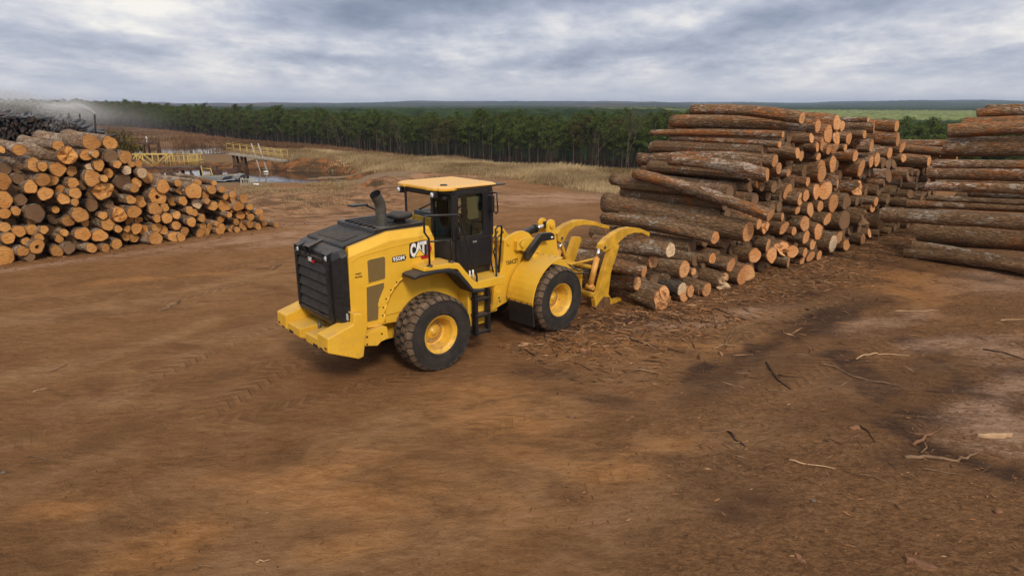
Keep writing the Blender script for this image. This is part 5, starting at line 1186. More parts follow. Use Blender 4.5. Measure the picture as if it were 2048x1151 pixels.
while az_ < 43:
    r0 = float(RE(az_)); da = math.degrees(3.6/r0); depth = float(np.interp(az_, [-42, -22, -10, 43], [150, 130, 80, 80])); q = 4.0
    while q < depth:
        pts.append((az_+rng.uniform(-.5, .5)*da, r0+q+rng.uniform(-1.6, 1.6))); q += 4.4
    az_ += da
pts = np.array(pts); tx, ty = pts[:, 1]*np.sin(np.radians(pts[:, 0])), pts[:, 1]*np.cos(np.radians(pts[:, 0])); tz = height(tx, ty)-.1
back = np.clip((pts[:, 1]-RE(pts[:, 0]))/60, 0, 1)
def scatter(name, co, rot, scl, var, srcs):
    me = bpy.data.meshes.new(name); me.from_pydata(co.tolist(), [], [])
    for nm, tp, val, pr in (('rot', 'FLOAT_VECTOR', rot, 'vector'), ('scl', 'FLOAT', scl, 'value'), ('var', 'INT', var, 'value')):
        at = me.attributes.new(nm, tp, 'POINT'); at.data.foreach_set(pr, np.asarray(val).ravel())
    ng = bpy.data.node_groups.new(name, 'GeometryNodeTree')
    ng.interface.new_socket('Geometry', in_out='INPUT', socket_type='NodeSocketGeometry'); ng.interface.new_socket('Geometry', in_out='OUTPUT', socket_type='NodeSocketGeometry')
    gi = ng.nodes.new('NodeGroupInput'); go = ng.nodes.new('NodeGroupOutput'); jn = ng.nodes.new('GeometryNodeJoinGeometry')
    def na(nm, tp):
        n = ng.nodes.new('GeometryNodeInputNamedAttribute'); n.data_type = tp; n.inputs['Name'].default_value = nm; return n.outputs['Attribute']
    rv, sv, vv = na('rot', 'FLOAT_VECTOR'), na('scl', 'FLOAT'), na('var', 'INT')
    for i, objs in enumerate(srcs):
        cmpn = ng.nodes.new('FunctionNodeCompare'); cmpn.data_type = 'INT'; cmpn.operation = 'EQUAL'
        ai = [s for s in cmpn.inputs if s.type == 'INT']; ng.links.new(vv, ai[0]); ai[1].default_value = i
        for ob in objs:
            oi = ng.nodes.new('GeometryNodeObjectInfo'); oi.transform_space = 'ORIGINAL'; oi.inputs['Object'].default_value = ob
            ip = ng.nodes.new('GeometryNodeInstanceOnPoints'); ng.links.new(gi.outputs[0], ip.inputs['Points']); ng.links.new(cmpn.outputs[0], ip.inputs['Selection'])
            ng.links.new(oi.outputs['Geometry'], ip.inputs['Instance']); ng.links.new(rv, ip.inputs['Rotation']); ng.links.new(sv, ip.inputs['Scale'])
            ng.links.new(ip.outputs[0], jn.inputs[0])
    ng.links.new(jn.outputs[0], go.inputs[0])
    o = link(name, me); md = o.modifiers.new('scatter', 'NODES'); md.node_group = ng; return o
src = {}
for o in bpy.data.objects:
    if o.name.startswith('pine_tree') and o.children:
        k = [c for c in o.children if c.data.name.startswith('trunk')][0].data.name
        src.setdefault(k, list(o.children))
order = [v[0].name for v in VAR if v[0].name in src]
srcs = [src[k] for k in order]
nv = len(srcs)
right = pts[:, 0] > 20
var = np.where(right, rng.integers(max(0, nv-2), nv, len(pts)), rng.integers(0, nv-1, len(pts)))
rot = np.stack([np.zeros(len(pts)), np.zeros(len(pts)), rng.uniform(0, 6.28, len(pts))], 1)
tag(scatter('pine_forest', np.stack([tx, ty, tz], 1), rot, np.clip(rng.normal(.84, .06, len(pts)), .65, .97)*(YB(pts[:, 0])-TOP(pts[:, 0]))/CF*RE(pts[:, 0])/np.where(right, 13.4, 15.8), var.astype(np.int32), srcs), 'deep pine woods standing behind the front row of trunks', 'woods', kind='stuff')

# leafless trees at the edge of the woods
def bare_tree(seed, h):
    rg = np.random.default_rng(seed); tr = MB(); cr = MB()
    def grow(p, d, L, r, n, mb):
        e = p+d*L; m = (p+e)/2+Vector(rg.normal(0, .04*L, 3)); mb.tube([p, m, e], [r, r*.82, r*.6], 5 if n > 2 else 3, caps=False)
        if n == 0: return
        for _ in range(3 if n > 1 else 4):
            dd = (d+Vector(rg.normal(0, .42, 3))+Vector((0, 0, .22))).normalized(); grow(p.lerp(e, rg.uniform(.55, 1)), dd, L*rg.uniform(.55, .8), r*.52, n-1, cr)
    grow(Vector((0, 0, -.3)), Vector((rg.normal(0, .05), rg.normal(0, .05), 1)).normalized(), h*.40, h*.007, 5, tr)
    return tr.mesh('trunk', M['bare']), cr.mesh('branches', M['bare'])
for i, (px_, dr, h, lab) in enumerate([(686, -9, 16, 'tall bare reddish tree left of the cab against the woods'), (716, -10, 9, 'low bushy bare tree at the edge of the woods, left of centre'), (806, -8, 15, 'slim pale bare tree at the edge of the woods above the cab'), (778, -6, 11, 'small twiggy bare tree above the cab against the woods'),
                                       (1252, -7, 19, 'pale bare tree among dark trunks near the right pile'), (1187, -8, 14, 'bare dead tree nearest the right pile'), (880, -5, 12, 'bare grey tree at the edge of the woods right of the cab')]):
    a = az_of(px_); r_ = float(RE(a))+dr; x_, y_ = r_*math.sin(R(a)), r_*math.cos(R(a)); t_, b_ = bare_tree(70+i, h)
    o = tag(empty('bare_tree', (x_, y_, hz(x_, y_)), rng.uniform(0, 6)), lab, 'tree'); link('trunk', t_, o); link('branches', b_, o)

# ------------------------------------------------------------------ grass and scrub
def blades(co, hgt, n, lean, wid, spread, rg, tone):
    """tufts of n blades at every point"""
    k = len(co); P_ = np.repeat(co, n, 0); H = np.repeat(hgt, n)*rg.uniform(.5, 1.1, k*n); a = rg.uniform(0, 6.28, k*n); sp = spread*np.sqrt(rg.uniform(0, 1, k*n)); b = rg.uniform(0, 6.28, k*n)
    P_ = P_+np.stack([np.cos(b)*sp, np.sin(b)*sp, np.zeros(k*n)], 1); w = np.stack([np.cos(a), np.sin(a), np.zeros(k*n)], 1)*(wid*rg.uniform(.6, 1.4, k*n))[:, None]
    l = np.stack([np.cos(b), np.sin(b), np.zeros(k*n)], 1)*(H*lean*rg.uniform(0, 1, k*n))[:, None]+np.stack([H*.12, 0*H, 0*H], 1); t = P_+l+np.stack([0*H, 0*H, H], 1); mid = P_+l*.35+np.stack([0*H, 0*H, H*.6], 1)
    v = np.stack([P_-w, P_+w, mid+w*.7, t, mid-w*.7], 1).reshape(-1, 3); f = np.arange(5*k*n).reshape(-1, 5)
    c = np.repeat(np.clip(np.repeat(tone, n)+rg.uniform(-.25, .25, k*n), 0, 1), 5); return v, f, np.stack([c]*3, 1)
M['grass'] = leafmat('dry_grass', (.21, .14, .07), (.64, .50, .30), .3)
M['scrub'] = leafmat('brown_scrub', (.13, .075, .046), (.33, .205, .125), .3)
M['green_scrub'] = leafmat('olive_scrub', (.055, .045, .016), (.20, .16, .045), .25)
def sample(n, azr, fr0, fr1, power=1.0):
    a = rng.uniform(azr[0], azr[1], n); t = rng.uniform(0, 1, n)**power; r_ = fr0(a)+(fr1(a)-fr0(a))*t
    x_, y_ = r_*np.sin(np.radians(a)), r_*np.cos(np.radians(a)); return x_, y_, r_, a
x_, y_, r_, a_ = sample(9500, (-19.5, 12.5), lambda a: RC(a)-np.interp(a, [-20, -8, 4, 13], [22, 15, 9, 5]), lambda a: RC(a)+14)
dd = seg_d(x_, y_, ROAD); dens = fbm(x_*.13, y_*.13, 4, 71); lo_ = r_-(RC(a_)-np.interp(a_, [-20, -8, 4, 13], [22, 15, 9, 5])); ok = (dd > 2.5) & (dens > .42) & (lo_/9+fbm(x_*.35, y_*.35, 3, 96)*1.5 > .85)
x_, y_, r_, lo_ = x_[ok], y_[ok], r_[ok], lo_[ok]; co = np.stack([x_, y_, height(x_, y_)-.03], 1)
tone = np.clip((fbm(x_*.2, y_*.2, 3, 72)-.3)*1.9, 0, 1)
v, f, c = blades(co, .80*(.25+1.1*fbm(x_*.25, y_*.25, 3, 73))*np.interp(np.degrees(np.arctan2(x_, y_)), [-13, -4], [.5, 1.0])*np.clip(.4+lo_/9, .4, 1.05), 12, .45, .028, .35, rng, tone)
tag(link('dry_grass', npmesh('dry_grass', v, f, M['grass'], col=c)), 'tall straw coloured dry grass along the crest', 'grass', kind='stuff')
x_, y_, r_, a_ = sample(2600, (-34, -2), lambda a: np.full_like(a, 56), lambda a: RC(a)-6, .8)
ok = (seg_d(x_, y_, ROAD) > 2.4) & (blob(x_, y_, P1w, P1s) > 1.12) & (blob(x_, y_, P2w, P2s) > 1.15) & (fbm(x_*.1, y_*.1, 4, 74) > .52) & ((r_ > 76) | (a_ > -15)) & ((a_ > -22) | (r_ > 108)); x_, y_ = x_[ok], y_[ok]
co = np.stack([x_, y_, height(x_, y_)-.03], 1); v, f, c = blades(co, .5*(.5+fbm(x_*.2, y_*.2, 3, 75)), 10, .7, .03, .4, rng, fbm(x_*.2, y_*.2, 3, 76)*.9-.05)
tag(link('bank_grass', npmesh('bank_grass', v, f, M['grass'], col=c)), 'short dry grass on the pond banks', 'grass', kind='stuff')
x_, y_, r_, a_ = sample(9000, (-35, -9), lambda a: np.maximum(90, RC(a)*.70), lambda a: RE(a)-12, .95)
lo_ = np.maximum(90, RC(a_)*.70); ok = ((r_-lo_)/55+fbm(x_*.05, y_*.05, 3, 95)*1.2 > .75) & (rng.uniform(0, 1, len(x_)) < np.interp(a_, [-16, -9], [1, .1])) & (blob(x_, y_, P2w, P2s) > 1.1); x_, y_, r_, a_ = x_[ok], y_[ok], r_[ok], a_[ok]
co = np.stack([x_, y_, height(x_, y_)-.05], 1); v, f, c = blades(co, 1.0*(.3+1.1*fbm(x_*.06, y_*.06, 3, 77)), 10, .8, .07, 1.1, rng, fbm(x_*.07, y_*.07, 3, 78)*1.3-.25)
tag(link('brown_scrub', npmesh('brown_scrub', v, f, M['scrub'], col=c)), 'reddish brown scrub on the slope below the woods', 'scrub', kind='stuff')
x_, y_, r_, a_ = sample(3600, (-30, 17), lambda a: RE(a)-26, lambda a: RE(a)+6)
co = np.stack([x_, y_, height(x_, y_)-.05], 1); v, f, c = blades(co, 1.5*(.3+fbm(x_*.1, y_*.1, 3, 79)), 14, .9, .05, .9, rng, fbm(x_*.1, y_*.1, 3, 80))
tag(link('undergrowth', npmesh('undergrowth', v, f, M['scrub'], col=c)), 'brown undergrowth at the foot of the pines', 'scrub', kind='stuff')
x_, y_, r_, a_ = sample(500, (-24, -1), lambda a: np.full_like(a, 33), lambda a: np.full_like(a, 60)); ok = (fbm(x_*.16, y_*.16, 4, 81) > .55) & (blob(x_, y_, P1w, P1s) > 1.1) & (seg_d(x_, y_, ROAD) > 2.2); x_, y_ = x_[ok], y_[ok]
co = np.stack([x_, y_, height(x_, y_)-.02], 1); v, f, c = blades(co, .35*(.4+fbm(x_*.2, y_*.2, 3, 82)), 9, .9, .016, .3, rng, fbm(x_*.3, y_*.3, 2, 83)*.8)
tag(link('clay_weeds', npmesh('clay_weeds', v, f, M['grass'], col=c)), 'thin dry weeds on the churned clay', 'grass', kind='stuff')
x_, y_, r_, a_ = sample(1500, (-33, -13.5), lambda a: np.full_like(a, 50), lambda a: np.full_like(a, 64.5), .7); ok = (blob(x_, y_, P1w, P1s) > 1.04) & (fbm(x_*.2, y_*.2, 3, 85) > .42); x_, y_ = x_[ok], y_[ok]
co = np.stack([x_, y_, height(x_, y_)-.03], 1); v, f, c = blades(co, .26*(.3+fbm(x_*.2, y_*.2, 3, 86)), 11, 1.2, .03, .5, rng, fbm(x_*.2, y_*.2, 3, 87)*1.1-.2)
tag(link('shore_scrub', npmesh('shore_scrub', v, f, M['grass'], col=c)), 'low brown weeds on the near shore of the pond', 'scrub', kind='stuff')
# olive shrub beside the dark pile
def shrub(name, label, x0, y0, z0, w, h, n, mat_, seed, group=None):
    rg = np.random.default_rng(seed); mb = MB(); cen = []; rad = []
    for i in range(26):
        a = rg.uniform(0, 6.28); q = math.sqrt(rg.uniform(0, 1))*w; e = Vector((math.cos(a)*q, math.sin(a)*q, h*rg.uniform(.45, 1)*(1-.35*(q/w)**2)))
        mb.tube([(e.x*.1, e.y*.1, -.1), (e.x*.6, e.y*.6, e.z*.55), tuple(e)], [.04, .03, .012], 4); cen.append(e*1.0); rad.append(h*.16); cen.append(e*.72); rad.append(h*.15)
    v, f, k = quads(np.array(cen), np.array(rad), n, .12, rg); tn = np.repeat(rg.uniform(0, 1, len(cen))[k]*.7+rg.uniform(0, .3, n), 4)
    o = tag(empty(name, (x0, y0, z0)), label, 'shrub', group); mb.build('stems', M['bare'], o); link('foliage', npmesh('foliage', v, f, mat_, col=np.stack([tn]*3, 1)), o); return o
p = aty(222, 262, 88); shrub('shrub', 'wide olive green shrub right of the dark wet log pile', p[0], p[1], hz(p[0], p[1]), 3.4, 4.4, 2600, M['green_scrub'], 5)
p = aty(252, 268, 92); shrub('shrub', 'lower yellowish shrub at the right of the wide olive shrub', p[0], p[1], hz(p[0], p[1]), 2.4, 2.6, 1300, M['green_scrub'], 6)

# ------------------------------------------------------------------ footbridge, platform, flume and floats at the ponds
M['railyellow'] = simple('weathered_rail_yellow', (.52, .37, .10), .6, var=.2)
M['rust'] = simple('rusty_steel', (.085, .042, .026), .8, var=.4, scale=3)
M['deck'] = simple('grey_deck', (.26, .23, .19), .8, var=.25)
M['pipe'] = simple('pale_pipe', (.38, .36, .32), .5, var=.12)
M['hull'] = simple('grey_float', (.22, .23, .24), .5, var=.25)
def rail(mb, pts, n, h=1.07, r=.026):
    """posts and two rails along a line of deck points"""
    pts = [Vector(p) for p in pts]; a, b = pts[0], pts[-1]
    for k in range(n+1):
        p = a.lerp(b, k/n); mb.tube([p, p+Vector((0, 0, h))], r, 6)
    for q in (h, h*.52): mb.tube([a+Vector((0, 0, q)), b+Vector((0, 0, q))], r, 6)
def beam(mb, a, b, w, h):
    a, b = Vector(a), Vector(b); d = (b-a); s = Vector((-d.y, d.x, 0)).normalized()*w/2; u = Vector((0, 0, h))
    mb.add([a-s, a+s, a+s-u, a-s-u, b-s, b+s, b+s-u, b-s-u], [(0, 1, 2, 3), (4, 7, 6, 5), (0, 4, 5, 1), (1, 5, 6, 2), (2, 6, 7, 3), (3, 7, 4, 0)]); return s
# gangway running down to the bank
A_, B_ = aty(461, 306, 76), aty(571, 321, 75)
g = tag(empty('gangway', tuple(A_)), 'long yellow railed gangway sloping down right to the gravel track', 'gangway')
def loc(p): return tuple(Vector(p)-Vector(tuple(A_)))
mb = MB(); s = beam(mb, loc(A_), loc(B_), 1.3, .14); mb.build('deck', M['deck'], g)
for sg in (-1, 1):
    mb = MB(); rail(mb, [Vector(loc(A_))+s*sg*.95, Vector(loc(B_))+s*sg*.95], 8); mb.build('railing', M['railyellow'], g)
mb = MB(); rail(mb, [Vector(loc(A_))-s*.95, Vector(loc(A_))+s*.95], 1); mb.build('end_rail', M['railyellow'], g)
for dx, dy in ((.4, -.3), (1.3, -.3), (.5, .4), (1.4, .4)):
    MB().tube([(dx, dy, -.2), (dx+.25, dy, -3.0)], .16, 8).build('pile', M['rust'], g)
for k in range(2): MB().tube([(2.75+k*.75, -.75, 1.1), (3.9+k*.8, -1.2, -3.3)], .075, 8).build('pale_pipe', M['pipe'], g)
# railed platform on legs, with the trussed walkway that leads to it
A_ = aty(345, 333, 66)
g = tag(empty('railed_platform', tuple(A_)), 'rusty platform on legs with close yellow railings over the pond', 'platform')
mb = MB().box((0, -1.2, -.25), (2.75, 1.2, 0)); mb.build('deck', M['rust'], g)
for (a, b, n) in (((0, -1.2, 0), (2.7, -1.2, 0), 6), ((0, 1.2, 0), (2.7, 1.2, 0), 4), ((2.7, -1.2, 0), (2.7, 1.2, 0), 3), ((1.7, -.2, 0), (2.6, .1, 0), 5)):
    m_ = MB(); rail(m_, [a, b], n, 1.15, .026); m_.build('railing', M['railyellow'], g)
for k, (x_, y_) in enumerate(((-.25, -.8), (.6, -1.0), (1.3, -.9), (2.2, -1.0), (.6, .9), (2.3, .9))): MB().tube([(x_, y_, -.1), (x_+rng.uniform(-.1, .1), y_, -2.6)], .11, 8).build('leg', M['rust'], g)
mb = MB()
for a, b in (((.6, -1, -.5), (1.3, -.9, -1.9)), ((1.3, -.9, -.4), (2.2, -1, -1.7)), ((2.2, -1, -.4), (3.1, -1, -1.6))): mb.tube([a, b], .07, 6)
mb.build('brace', M['rust'], g)
mb = MB(); mb.tube([(3.0, -.4, .1), (3.25, -.5, -1.9)], .05, 6); mb.tube([(3.9, -.4, -.1), (4.3, -.5, -2.1)], .05, 6)
for k in range(4): mb.tube([(3.05+k*.07, -.42, -.1-k*.5), (3.95+k*.1, -.42, -.2-k*.5)], .035, 6)
mb.build('ladder', M['railyellow'], g)
B_ = aty(262, 333, 66)
g = tag(empty('truss_walkway', tuple(B_)), 'yellow trussed walkway with V braces leading left from the platform', 'walkway')
L_ = A_[0]-B_[0]-.03; mb = MB().box((0, -.55, -.28), (L_, .55, -.02)); mb.build('deck', M['rust'], g)
for sy in (-.55, .55):
    mb = MB(); h_ = 1.2; mb.tube([(0, sy, h_), (L_, sy, h_)], .05, 6)
    for t in (.24, .62, .97): mb.tube([(t*L_, sy, 0), (t*L_, sy, h_)], .05, 6)
    for a, b in ((.24, .60), (.97, .64), (.24, .02)): mb.tube([(a*L_, sy, h_), (b*L_, sy, .05)], .055, 6)
    mb.build('truss', M['railyellow'], g)
# rusty flume on posts over the far pond
A_, B_ = aty(150, 287, 88), aty(319, 284, 92)
g = tag(empty('trestle', tuple(A_)), 'long rusty brown trestle on thin posts by the far pond', 'trestle')
d_ = Vector(tuple(B_-A_)); mb = MB(); s = beam(mb, (0, 0, 0), d_, .9, .28); mb.build('deck', M['rust'], g)
mb = MB(); rail(mb, [-s*.9, d_-s*.9], 12, 1.0, .04); mb.build('railing', M['rust'], g)
for t in (.02, .2, .45, .62, .80, .86, .97, .99):
    for sg in (-1, 1): 
        p = d_*t+s*sg*.8; MB().tube([p-Vector((0, 0, .1)), p+Vector((.1*sg, 0, -2.4))], .09, 6).build('post', M['rust'], g)
p = aty(292, 277, 91.3); tag(MB().sphere((0, 0, 0), .20, nu=10, nv=8, sc=(1, .7, 1.2)).box((-.07, -.06, -.7), (.07, .06, -.15)).build('white_bin', M['white'], None, loc=tuple(p)), 'small white container standing on the rusty trestle', 'container')
# floating pump barges, net and the odd things on the near pond
def barge(name, label, px_, py_, Y, w, seed):
    p = aty(px_, py_, Y); p[2] = -2.18; g = tag(empty(name, tuple(p), rng.uniform(-.3, .3)), label, 'float')
    MB().prism([(-w/2, 0), (w/2, 0), (w/2+.3, .38), (-w/2-.3, .38)], -.8, .8).build('hull', M['hull'], g, .04)
    MB().box((-w*.45, -.65, .38), (w*.45, .65, .46)).build('deck', M['pipe'] if seed % 2 else M['deck'], g, .01)
    MB().box((-.4, -.3, .46), (.5, .35, 1.0)).tube([(.2, 0, 1.0), (.2, 0, 1.3), (.8, 0, 1.35)], .09, 8).build('pump', M['rust'], g, .03)
    return g
barge('pump_float', 'grey pump float under the yellow railed platform', 345, 352, 64, 3.0, 1)
barge('pump_float', 'grey float with a rusty frame between platform and gangway', 432, 349, 66, 2.4, 2)
barge('pump_float', 'small grey float just left of the gangway piles', 465, 350, 67, 1.5, 3)
p = aty(305, 347, 64); p[2] = -2.2; tag(MB().prism([(-1.6, 0), (1.6, 0), (1.9, .5), (-1.9, .5)], -.5, .5).build('red_float', simple('faded_red', (.42, .10, .07), .5), None, .06, loc=tuple(p)), 'faded red float at the left end of the pond', 'float')
p = aty(482, 360, 60.5); g = tag(empty('intake_grate', (p[0], p[1], -2.25)), 'white barred grate standing at the near pond edge', 'grate')
MB().box((-.05, -.05, 0), (.05, .05, .80)).build('post', M['pipe'], g); mb = MB()
for k in range(6): mb.box((.22+k*.2, -.03, .12), (.28+k*.2, .03, .70))
mb.box((.06, -.025, .66), (1.25, .025, .74)); mb.box((.06, -.025, .1), (1.25, .025, .17)); mb.build('bars', M['pipe'], g)
for px_, py_, lab in ((531, 332, 'white floating can far across the pond'), (512, 364, 'white scrap on the near pond bank')):
    p = aty(px_, py_, 74 if py_ < 350 else 60); zz_ = max(hz(p[0], p[1]), -2.3); tag(MB().lathe([(-.25, .001), (-.25, .09), (.22, .09), (.25, .001)], 10, axis='X').build('white_can', M['white'], None, loc=(p[0], p[1], zz_+.1)), lab, 'litter')

# ------------------------------------------------------------------ the far dark pile under its sprinklers
def darkpile():
    V = []; F_ = []; o = 0; NN = 8; prof = [(-40, 226), (20, 228), (80, 233), (130, 240), (160, 250), (182, 262), (196, 274)]
    col = []
    yb_ = 300
    for layer in range(4):
        Y = 74+layer*1.6; py_ = 0; z = -1.0
        while z < 4.2:
            x_ = aty(-60, 250, Y)[0]+rng.uniform(0, .3)
            while x_ < aty(200, 250, Y)[0]:
                q = proj((x_, Y, z)); top = np.interp(q[0], [p[0] for p in prof], [p[1] for p in prof])-(3-layer)*-1.2
                if q[1] > top:
                    r = rng.uniform(.10, .21); c0 = np.array([x_, Y+rng.uniform(-.5, .5), z+rng.normal(0, .05)]); c1 = c0+np.array([rng.normal(-.8, .45), 2.6, rng.normal(0, .25)])
                    ax = (c1-c0)/np.linalg.norm(c1-c0); s = np.cross(ax, [0, 0, 1]); s /= np.linalg.norm(s); up = np.cross(s, ax)
                    for c in (c0, c1):
                        for k in range(NN): V.append((c+r*(math.cos(k*.7854)*s+math.sin(k*.7854)*up)).tolist())
                    for k in range(NN): F_.append((o+k, o+(k+1) % NN, o+NN+(k+1) % NN, o+NN+k))
                    F_.append(tuple(o+k for k in range(NN-1, -1, -1))); t = rng.uniform(0, 1)**2.5; col += [(t, t, t, 1)]*(2*NN); o += 2*NN
                x_ += rng.uniform(.26, .42)
            z += .27
    me = bpy.data.meshes.new('wet_log_stack'); me.from_pydata(V, [], F_); ca = me.attributes.new('Col', 'FLOAT_COLOR', 'POINT'); ca.data.foreach_set('color', np.array(col, np.float32).ravel())
    m, nt = newmat('wet_dark_wood'); c = ND(nt, 'ShaderNodeAttribute', _attribute_name='Col').outputs['Color']; c = mixc(nt, ND(nt, 'ShaderNodeSeparateColor', i0=c).outputs[0], (.008, .006, .006), (.06, .034, .026))
    c = mixc(nt, fr(nt, noise(nt, geo(nt).outputs['Position'], 2.2, 4, .7), .64, .74, 0, .3), c, (.05, .052, .06))  # patches of wet shine put into the wood colour
    fin(nt, c, .35, spec=.6); me.materials.append(m); me.update(); return link('wet_log_stack', me)
tag(darkpile(), 'far dark stack of wet logs under water sprays, left', 'log stack', kind='stuff')
M['jet'] = None
def jetmat():
    m, nt = newmat('water_drops'); d = ND(nt, 'ShaderNodeBsdfDiffuse', Color=(.93, .94, .96, 1)); tl = ND(nt, 'ShaderNodeBsdfTranslucent', Color=(.93, .94, .96, 1))
    ND(nt, 'ShaderNodeOutputMaterial', Surface=ND(nt, 'ShaderNodeMixShader', i0=.5, i1=d, i2=tl)); return m
M['jet'] = jetmat()
posts = [(189, 228, 267, 74, 'sprinkler riser at the right end of the dark wet log stack'), (159, 227, 248, 77, 'sprinkler riser left of the one at the stack end'), (137, 226, 236, 80, 'faint thin sprinkler riser furthest back on the dark stack')]
DROP = []
for px_, y0, y1, Y, lab in posts:
    a, b = aty(px_, y0, Y), aty(px_+2, y1+8, Y); g = tag(empty('sprinkler_riser', tuple(b)), lab, 'sprinkler'); d = Vector(tuple(a-b))
    MB().tube([(0, 0, -.6), d*.96], .10, 8).build('pipe', M['matteblack'], g); MB().tube([d*.94, d, d+Vector((-.25, 0, .12))], [.09, .07, .05], 8).build('nozzle', M['rust'], g)
    # every jet is a train of drops that spreads as it flies
    for j, (ang, v, up_, n) in enumerate(((0.0, 1.0, .35, 5000), (.25, .9, .42, 4000), (-.2, .95, .30, 4000), (.1, .30, .95, 3500), (-.3, .24, 1.15, 3000), (.0, .2, 1.3, 2500))):
        t = rng.uniform(0, 1, n)**(.8 if v > .5 else 1.3); s_ = 18*v*t; sp = .03+.30*t*(1.6 if v < .5 else 1); fall = rng.exponential(.5, n)*t*(1.6 if v > .5 else .8)
        DROP.append(np.stack([a[0]-s_*math.cos(ang)*.95+rng.normal(0, sp), a[1]+s_*math.sin(ang)+rng.normal(0, sp), a[2]+s_*up_-.0095*s_*s_/(v*v)*(1+up_)+rng.normal(0, 1, n)*sp*.5-fall], 1))
def drops(name, label, P_, lo, hi):
    n = len(P_); q = rng.normal(0, 1, (n, 3)); q /= np.linalg.norm(q, axis=1)[:, None]; w = np.cross(q, rng.normal(0, 1, (n, 3))); w /= np.linalg.norm(w, axis=1)[:, None]; s_ = rng.uniform(lo, hi, n)[:, None]
    e = np.cross(q, w); v = np.stack([P_+q*s_, P_-q*s_*.5+w*s_*.87, P_-q*s_*.5-w*s_*.87, P_+e*s_*1.1], 1).reshape(-1, 3); b_ = np.arange(n)*4
    f = np.concatenate([np.stack([b_, b_+1, b_+2], 1), np.stack([b_, b_+1, b_+3], 1), np.stack([b_+1, b_+2, b_+3], 1), np.stack([b_+2, b_, b_+3], 1)])
    tag(link(name, npmesh(name, v, f, M['jet'], True)), label, 'water spray', kind='stuff')
drops('water_spray', 'white water jets arching left over the dark wet stack', np.concatenate(DROP), .010, .026)
def cloud(x0, x1, y0, y1, Y, dep, n, skew=0.0):
    a, b = aty(x0, y0, Y), aty(x1, y1, Y); g_ = np.clip(rng.normal(0, .42, (n, 3)), -1.4, 1.4); c = (a+b)/2
    return np.stack([c[0]+g_[:, 0]*(b[0]-a[0])/2, Y+g_[:, 1]*dep, c[2]+g_[:, 2]*(a[2]-b[2])/2-skew*g_[:, 0]], 1)
drops('water_mist', 'soft white mist drifting over and right of the dark wet stack', np.concatenate([cloud(-160, 200, 188, 244, 84, 4, 90000), cloud(90, 250, 196, 262, 85, 4, 130000), cloud(160, 360, 200, 272, 89, 5, 40000, .8), cloud(100, 200, 188, 236, 81, 2, 60000)]), .004, .011)

# ------------------------------------------------------------------ sticks, blocks and bark on the ground
M['stick'] = simple('dry_branch', (.20, .125, .075), .9, var=.3, scale=4, spec=.1)
M['darkstick'] = simple('dark_branch', (.055, .034, .024), .9, var=.3, scale=4, spec=.1)
M['strip'] = simple('peeled_bark', (.19, .098, .056), .9, var=.35, scale=5, spec=.1)
M['chip'] = simple('pale_split_wood', (.44, .29, .17), .8, var=.2, scale=5, spec=.1)
def stick(label, pts, r, mt='stick', twigs=(), lift=.0):
    r = r*.72
    W_ = [Vector(tuple(atz(*p))) for p in pts]
    for w in W_: w.z = hz(w.x, w.y)+r*.25+lift
    P_ = [W_[0]]
    for a, b in zip(W_[:-1], W_[1:]):
        for t in (.33, .67, 1.0): P_.append(a.lerp(b, t)+Vector((rng.normal(0, .012), rng.normal(0, .012), abs(rng.normal(0, .012)))))
    mb = MB(); n = len(P_); mb.tube(P_, [r*(1-.6*k/(n-1)) for k in range(n)], 7)
    o = mb.build('fallen_branch', M[mt]); tag(o, label, 'branch', 'branches lying on the yard')
    for tw in twigs:
        T = [Vector(tuple(atz(*p))) for p in tw]
        for k, w in enumerate(T): w.z = hz(w.x, w.y)+r*.8+.03*k
        MB().tube(T, [r*.5]+[r*.25]*(len(T)-1), 5).build('twig', M[mt], o)
stick('dark forked branch lying steeply below right pile', [(1532, 728), (1556, 762), (1580, 782)], .035, 'darkstick', [[(1538, 735), (1536, 745), (1560, 765)], [(1556, 752), (1580, 760), (1604, 766)]])
stick('thin stick crossing the foot of the dark forked branch', [(1533, 780), (1560, 785), (1585, 787)], .02, 'stick')
stick('long pale curved stick across the dark soil', [(1640, 733), (1670, 738), (1705, 757), (1750, 767), (1805, 775)], .03, 'stick')
stick('short pale bowed stick above the long curved one', [(1712, 722), (1735, 714), (1770, 713), (1817, 715)], .024, 'chip')
stick('thick bent branch near the white split board', [(1808, 920), (1850, 919), (1900, 926), (1930, 920), (1955, 909)], .045, 'stick', [[(1840, 912), (1852, 905), (1846, 898)]])
stick('straight bark strip left of the thick bent branch', [(1824, 896), (1850, 880), (1884, 860)], .04, 'strip')
stick('straight pale stick in the lower right yard', [(1578, 922), (1610, 930), (1668, 940)], .022, 'chip')
stick('thin curved twig right of the straight pale stick', [(1718, 952), (1745, 957), (1783, 970)], .016, 'stick')
stick('thin stick below the thick bent branch', [(1843, 942), (1870, 946), (1912, 953)], .02, 'stick')
stick('bent grey branch standing off the bottom of right pile', [(1426, 698), (1450, 690), (1460, 672), (1476, 648)], .028, 'stick', [[(1450, 690), (1446, 700), (1452, 706)]])
stick('long dark branch curving right of the front wheel', [(1258, 672), (1264, 682), (1290, 690), (1330, 700), (1370, 707)], .03, 'darkstick')
stick('crooked thin branch beside the front wheel', [(1225, 640), (1232, 650), (1228, 662), (1232, 672)], .018, 'stick')
stick('dark stick in the ruts at the right edge', [(1965, 703), (2000, 708), (2050, 722)], .035, 'darkstick')
stick('looped thin branch at the right edge', [(1985, 676), (2010, 672), (2030, 671), (2024, 663)], .018, 'stick')
stick('thin branch pointing to the looped one', [(1935, 674), (1950, 676), (1975, 682)], .02, 'strip')
stick('pale sticks strewn below the right edge pile', [(2000, 642), (2022, 640), (2050, 640)], .025, 'chip')
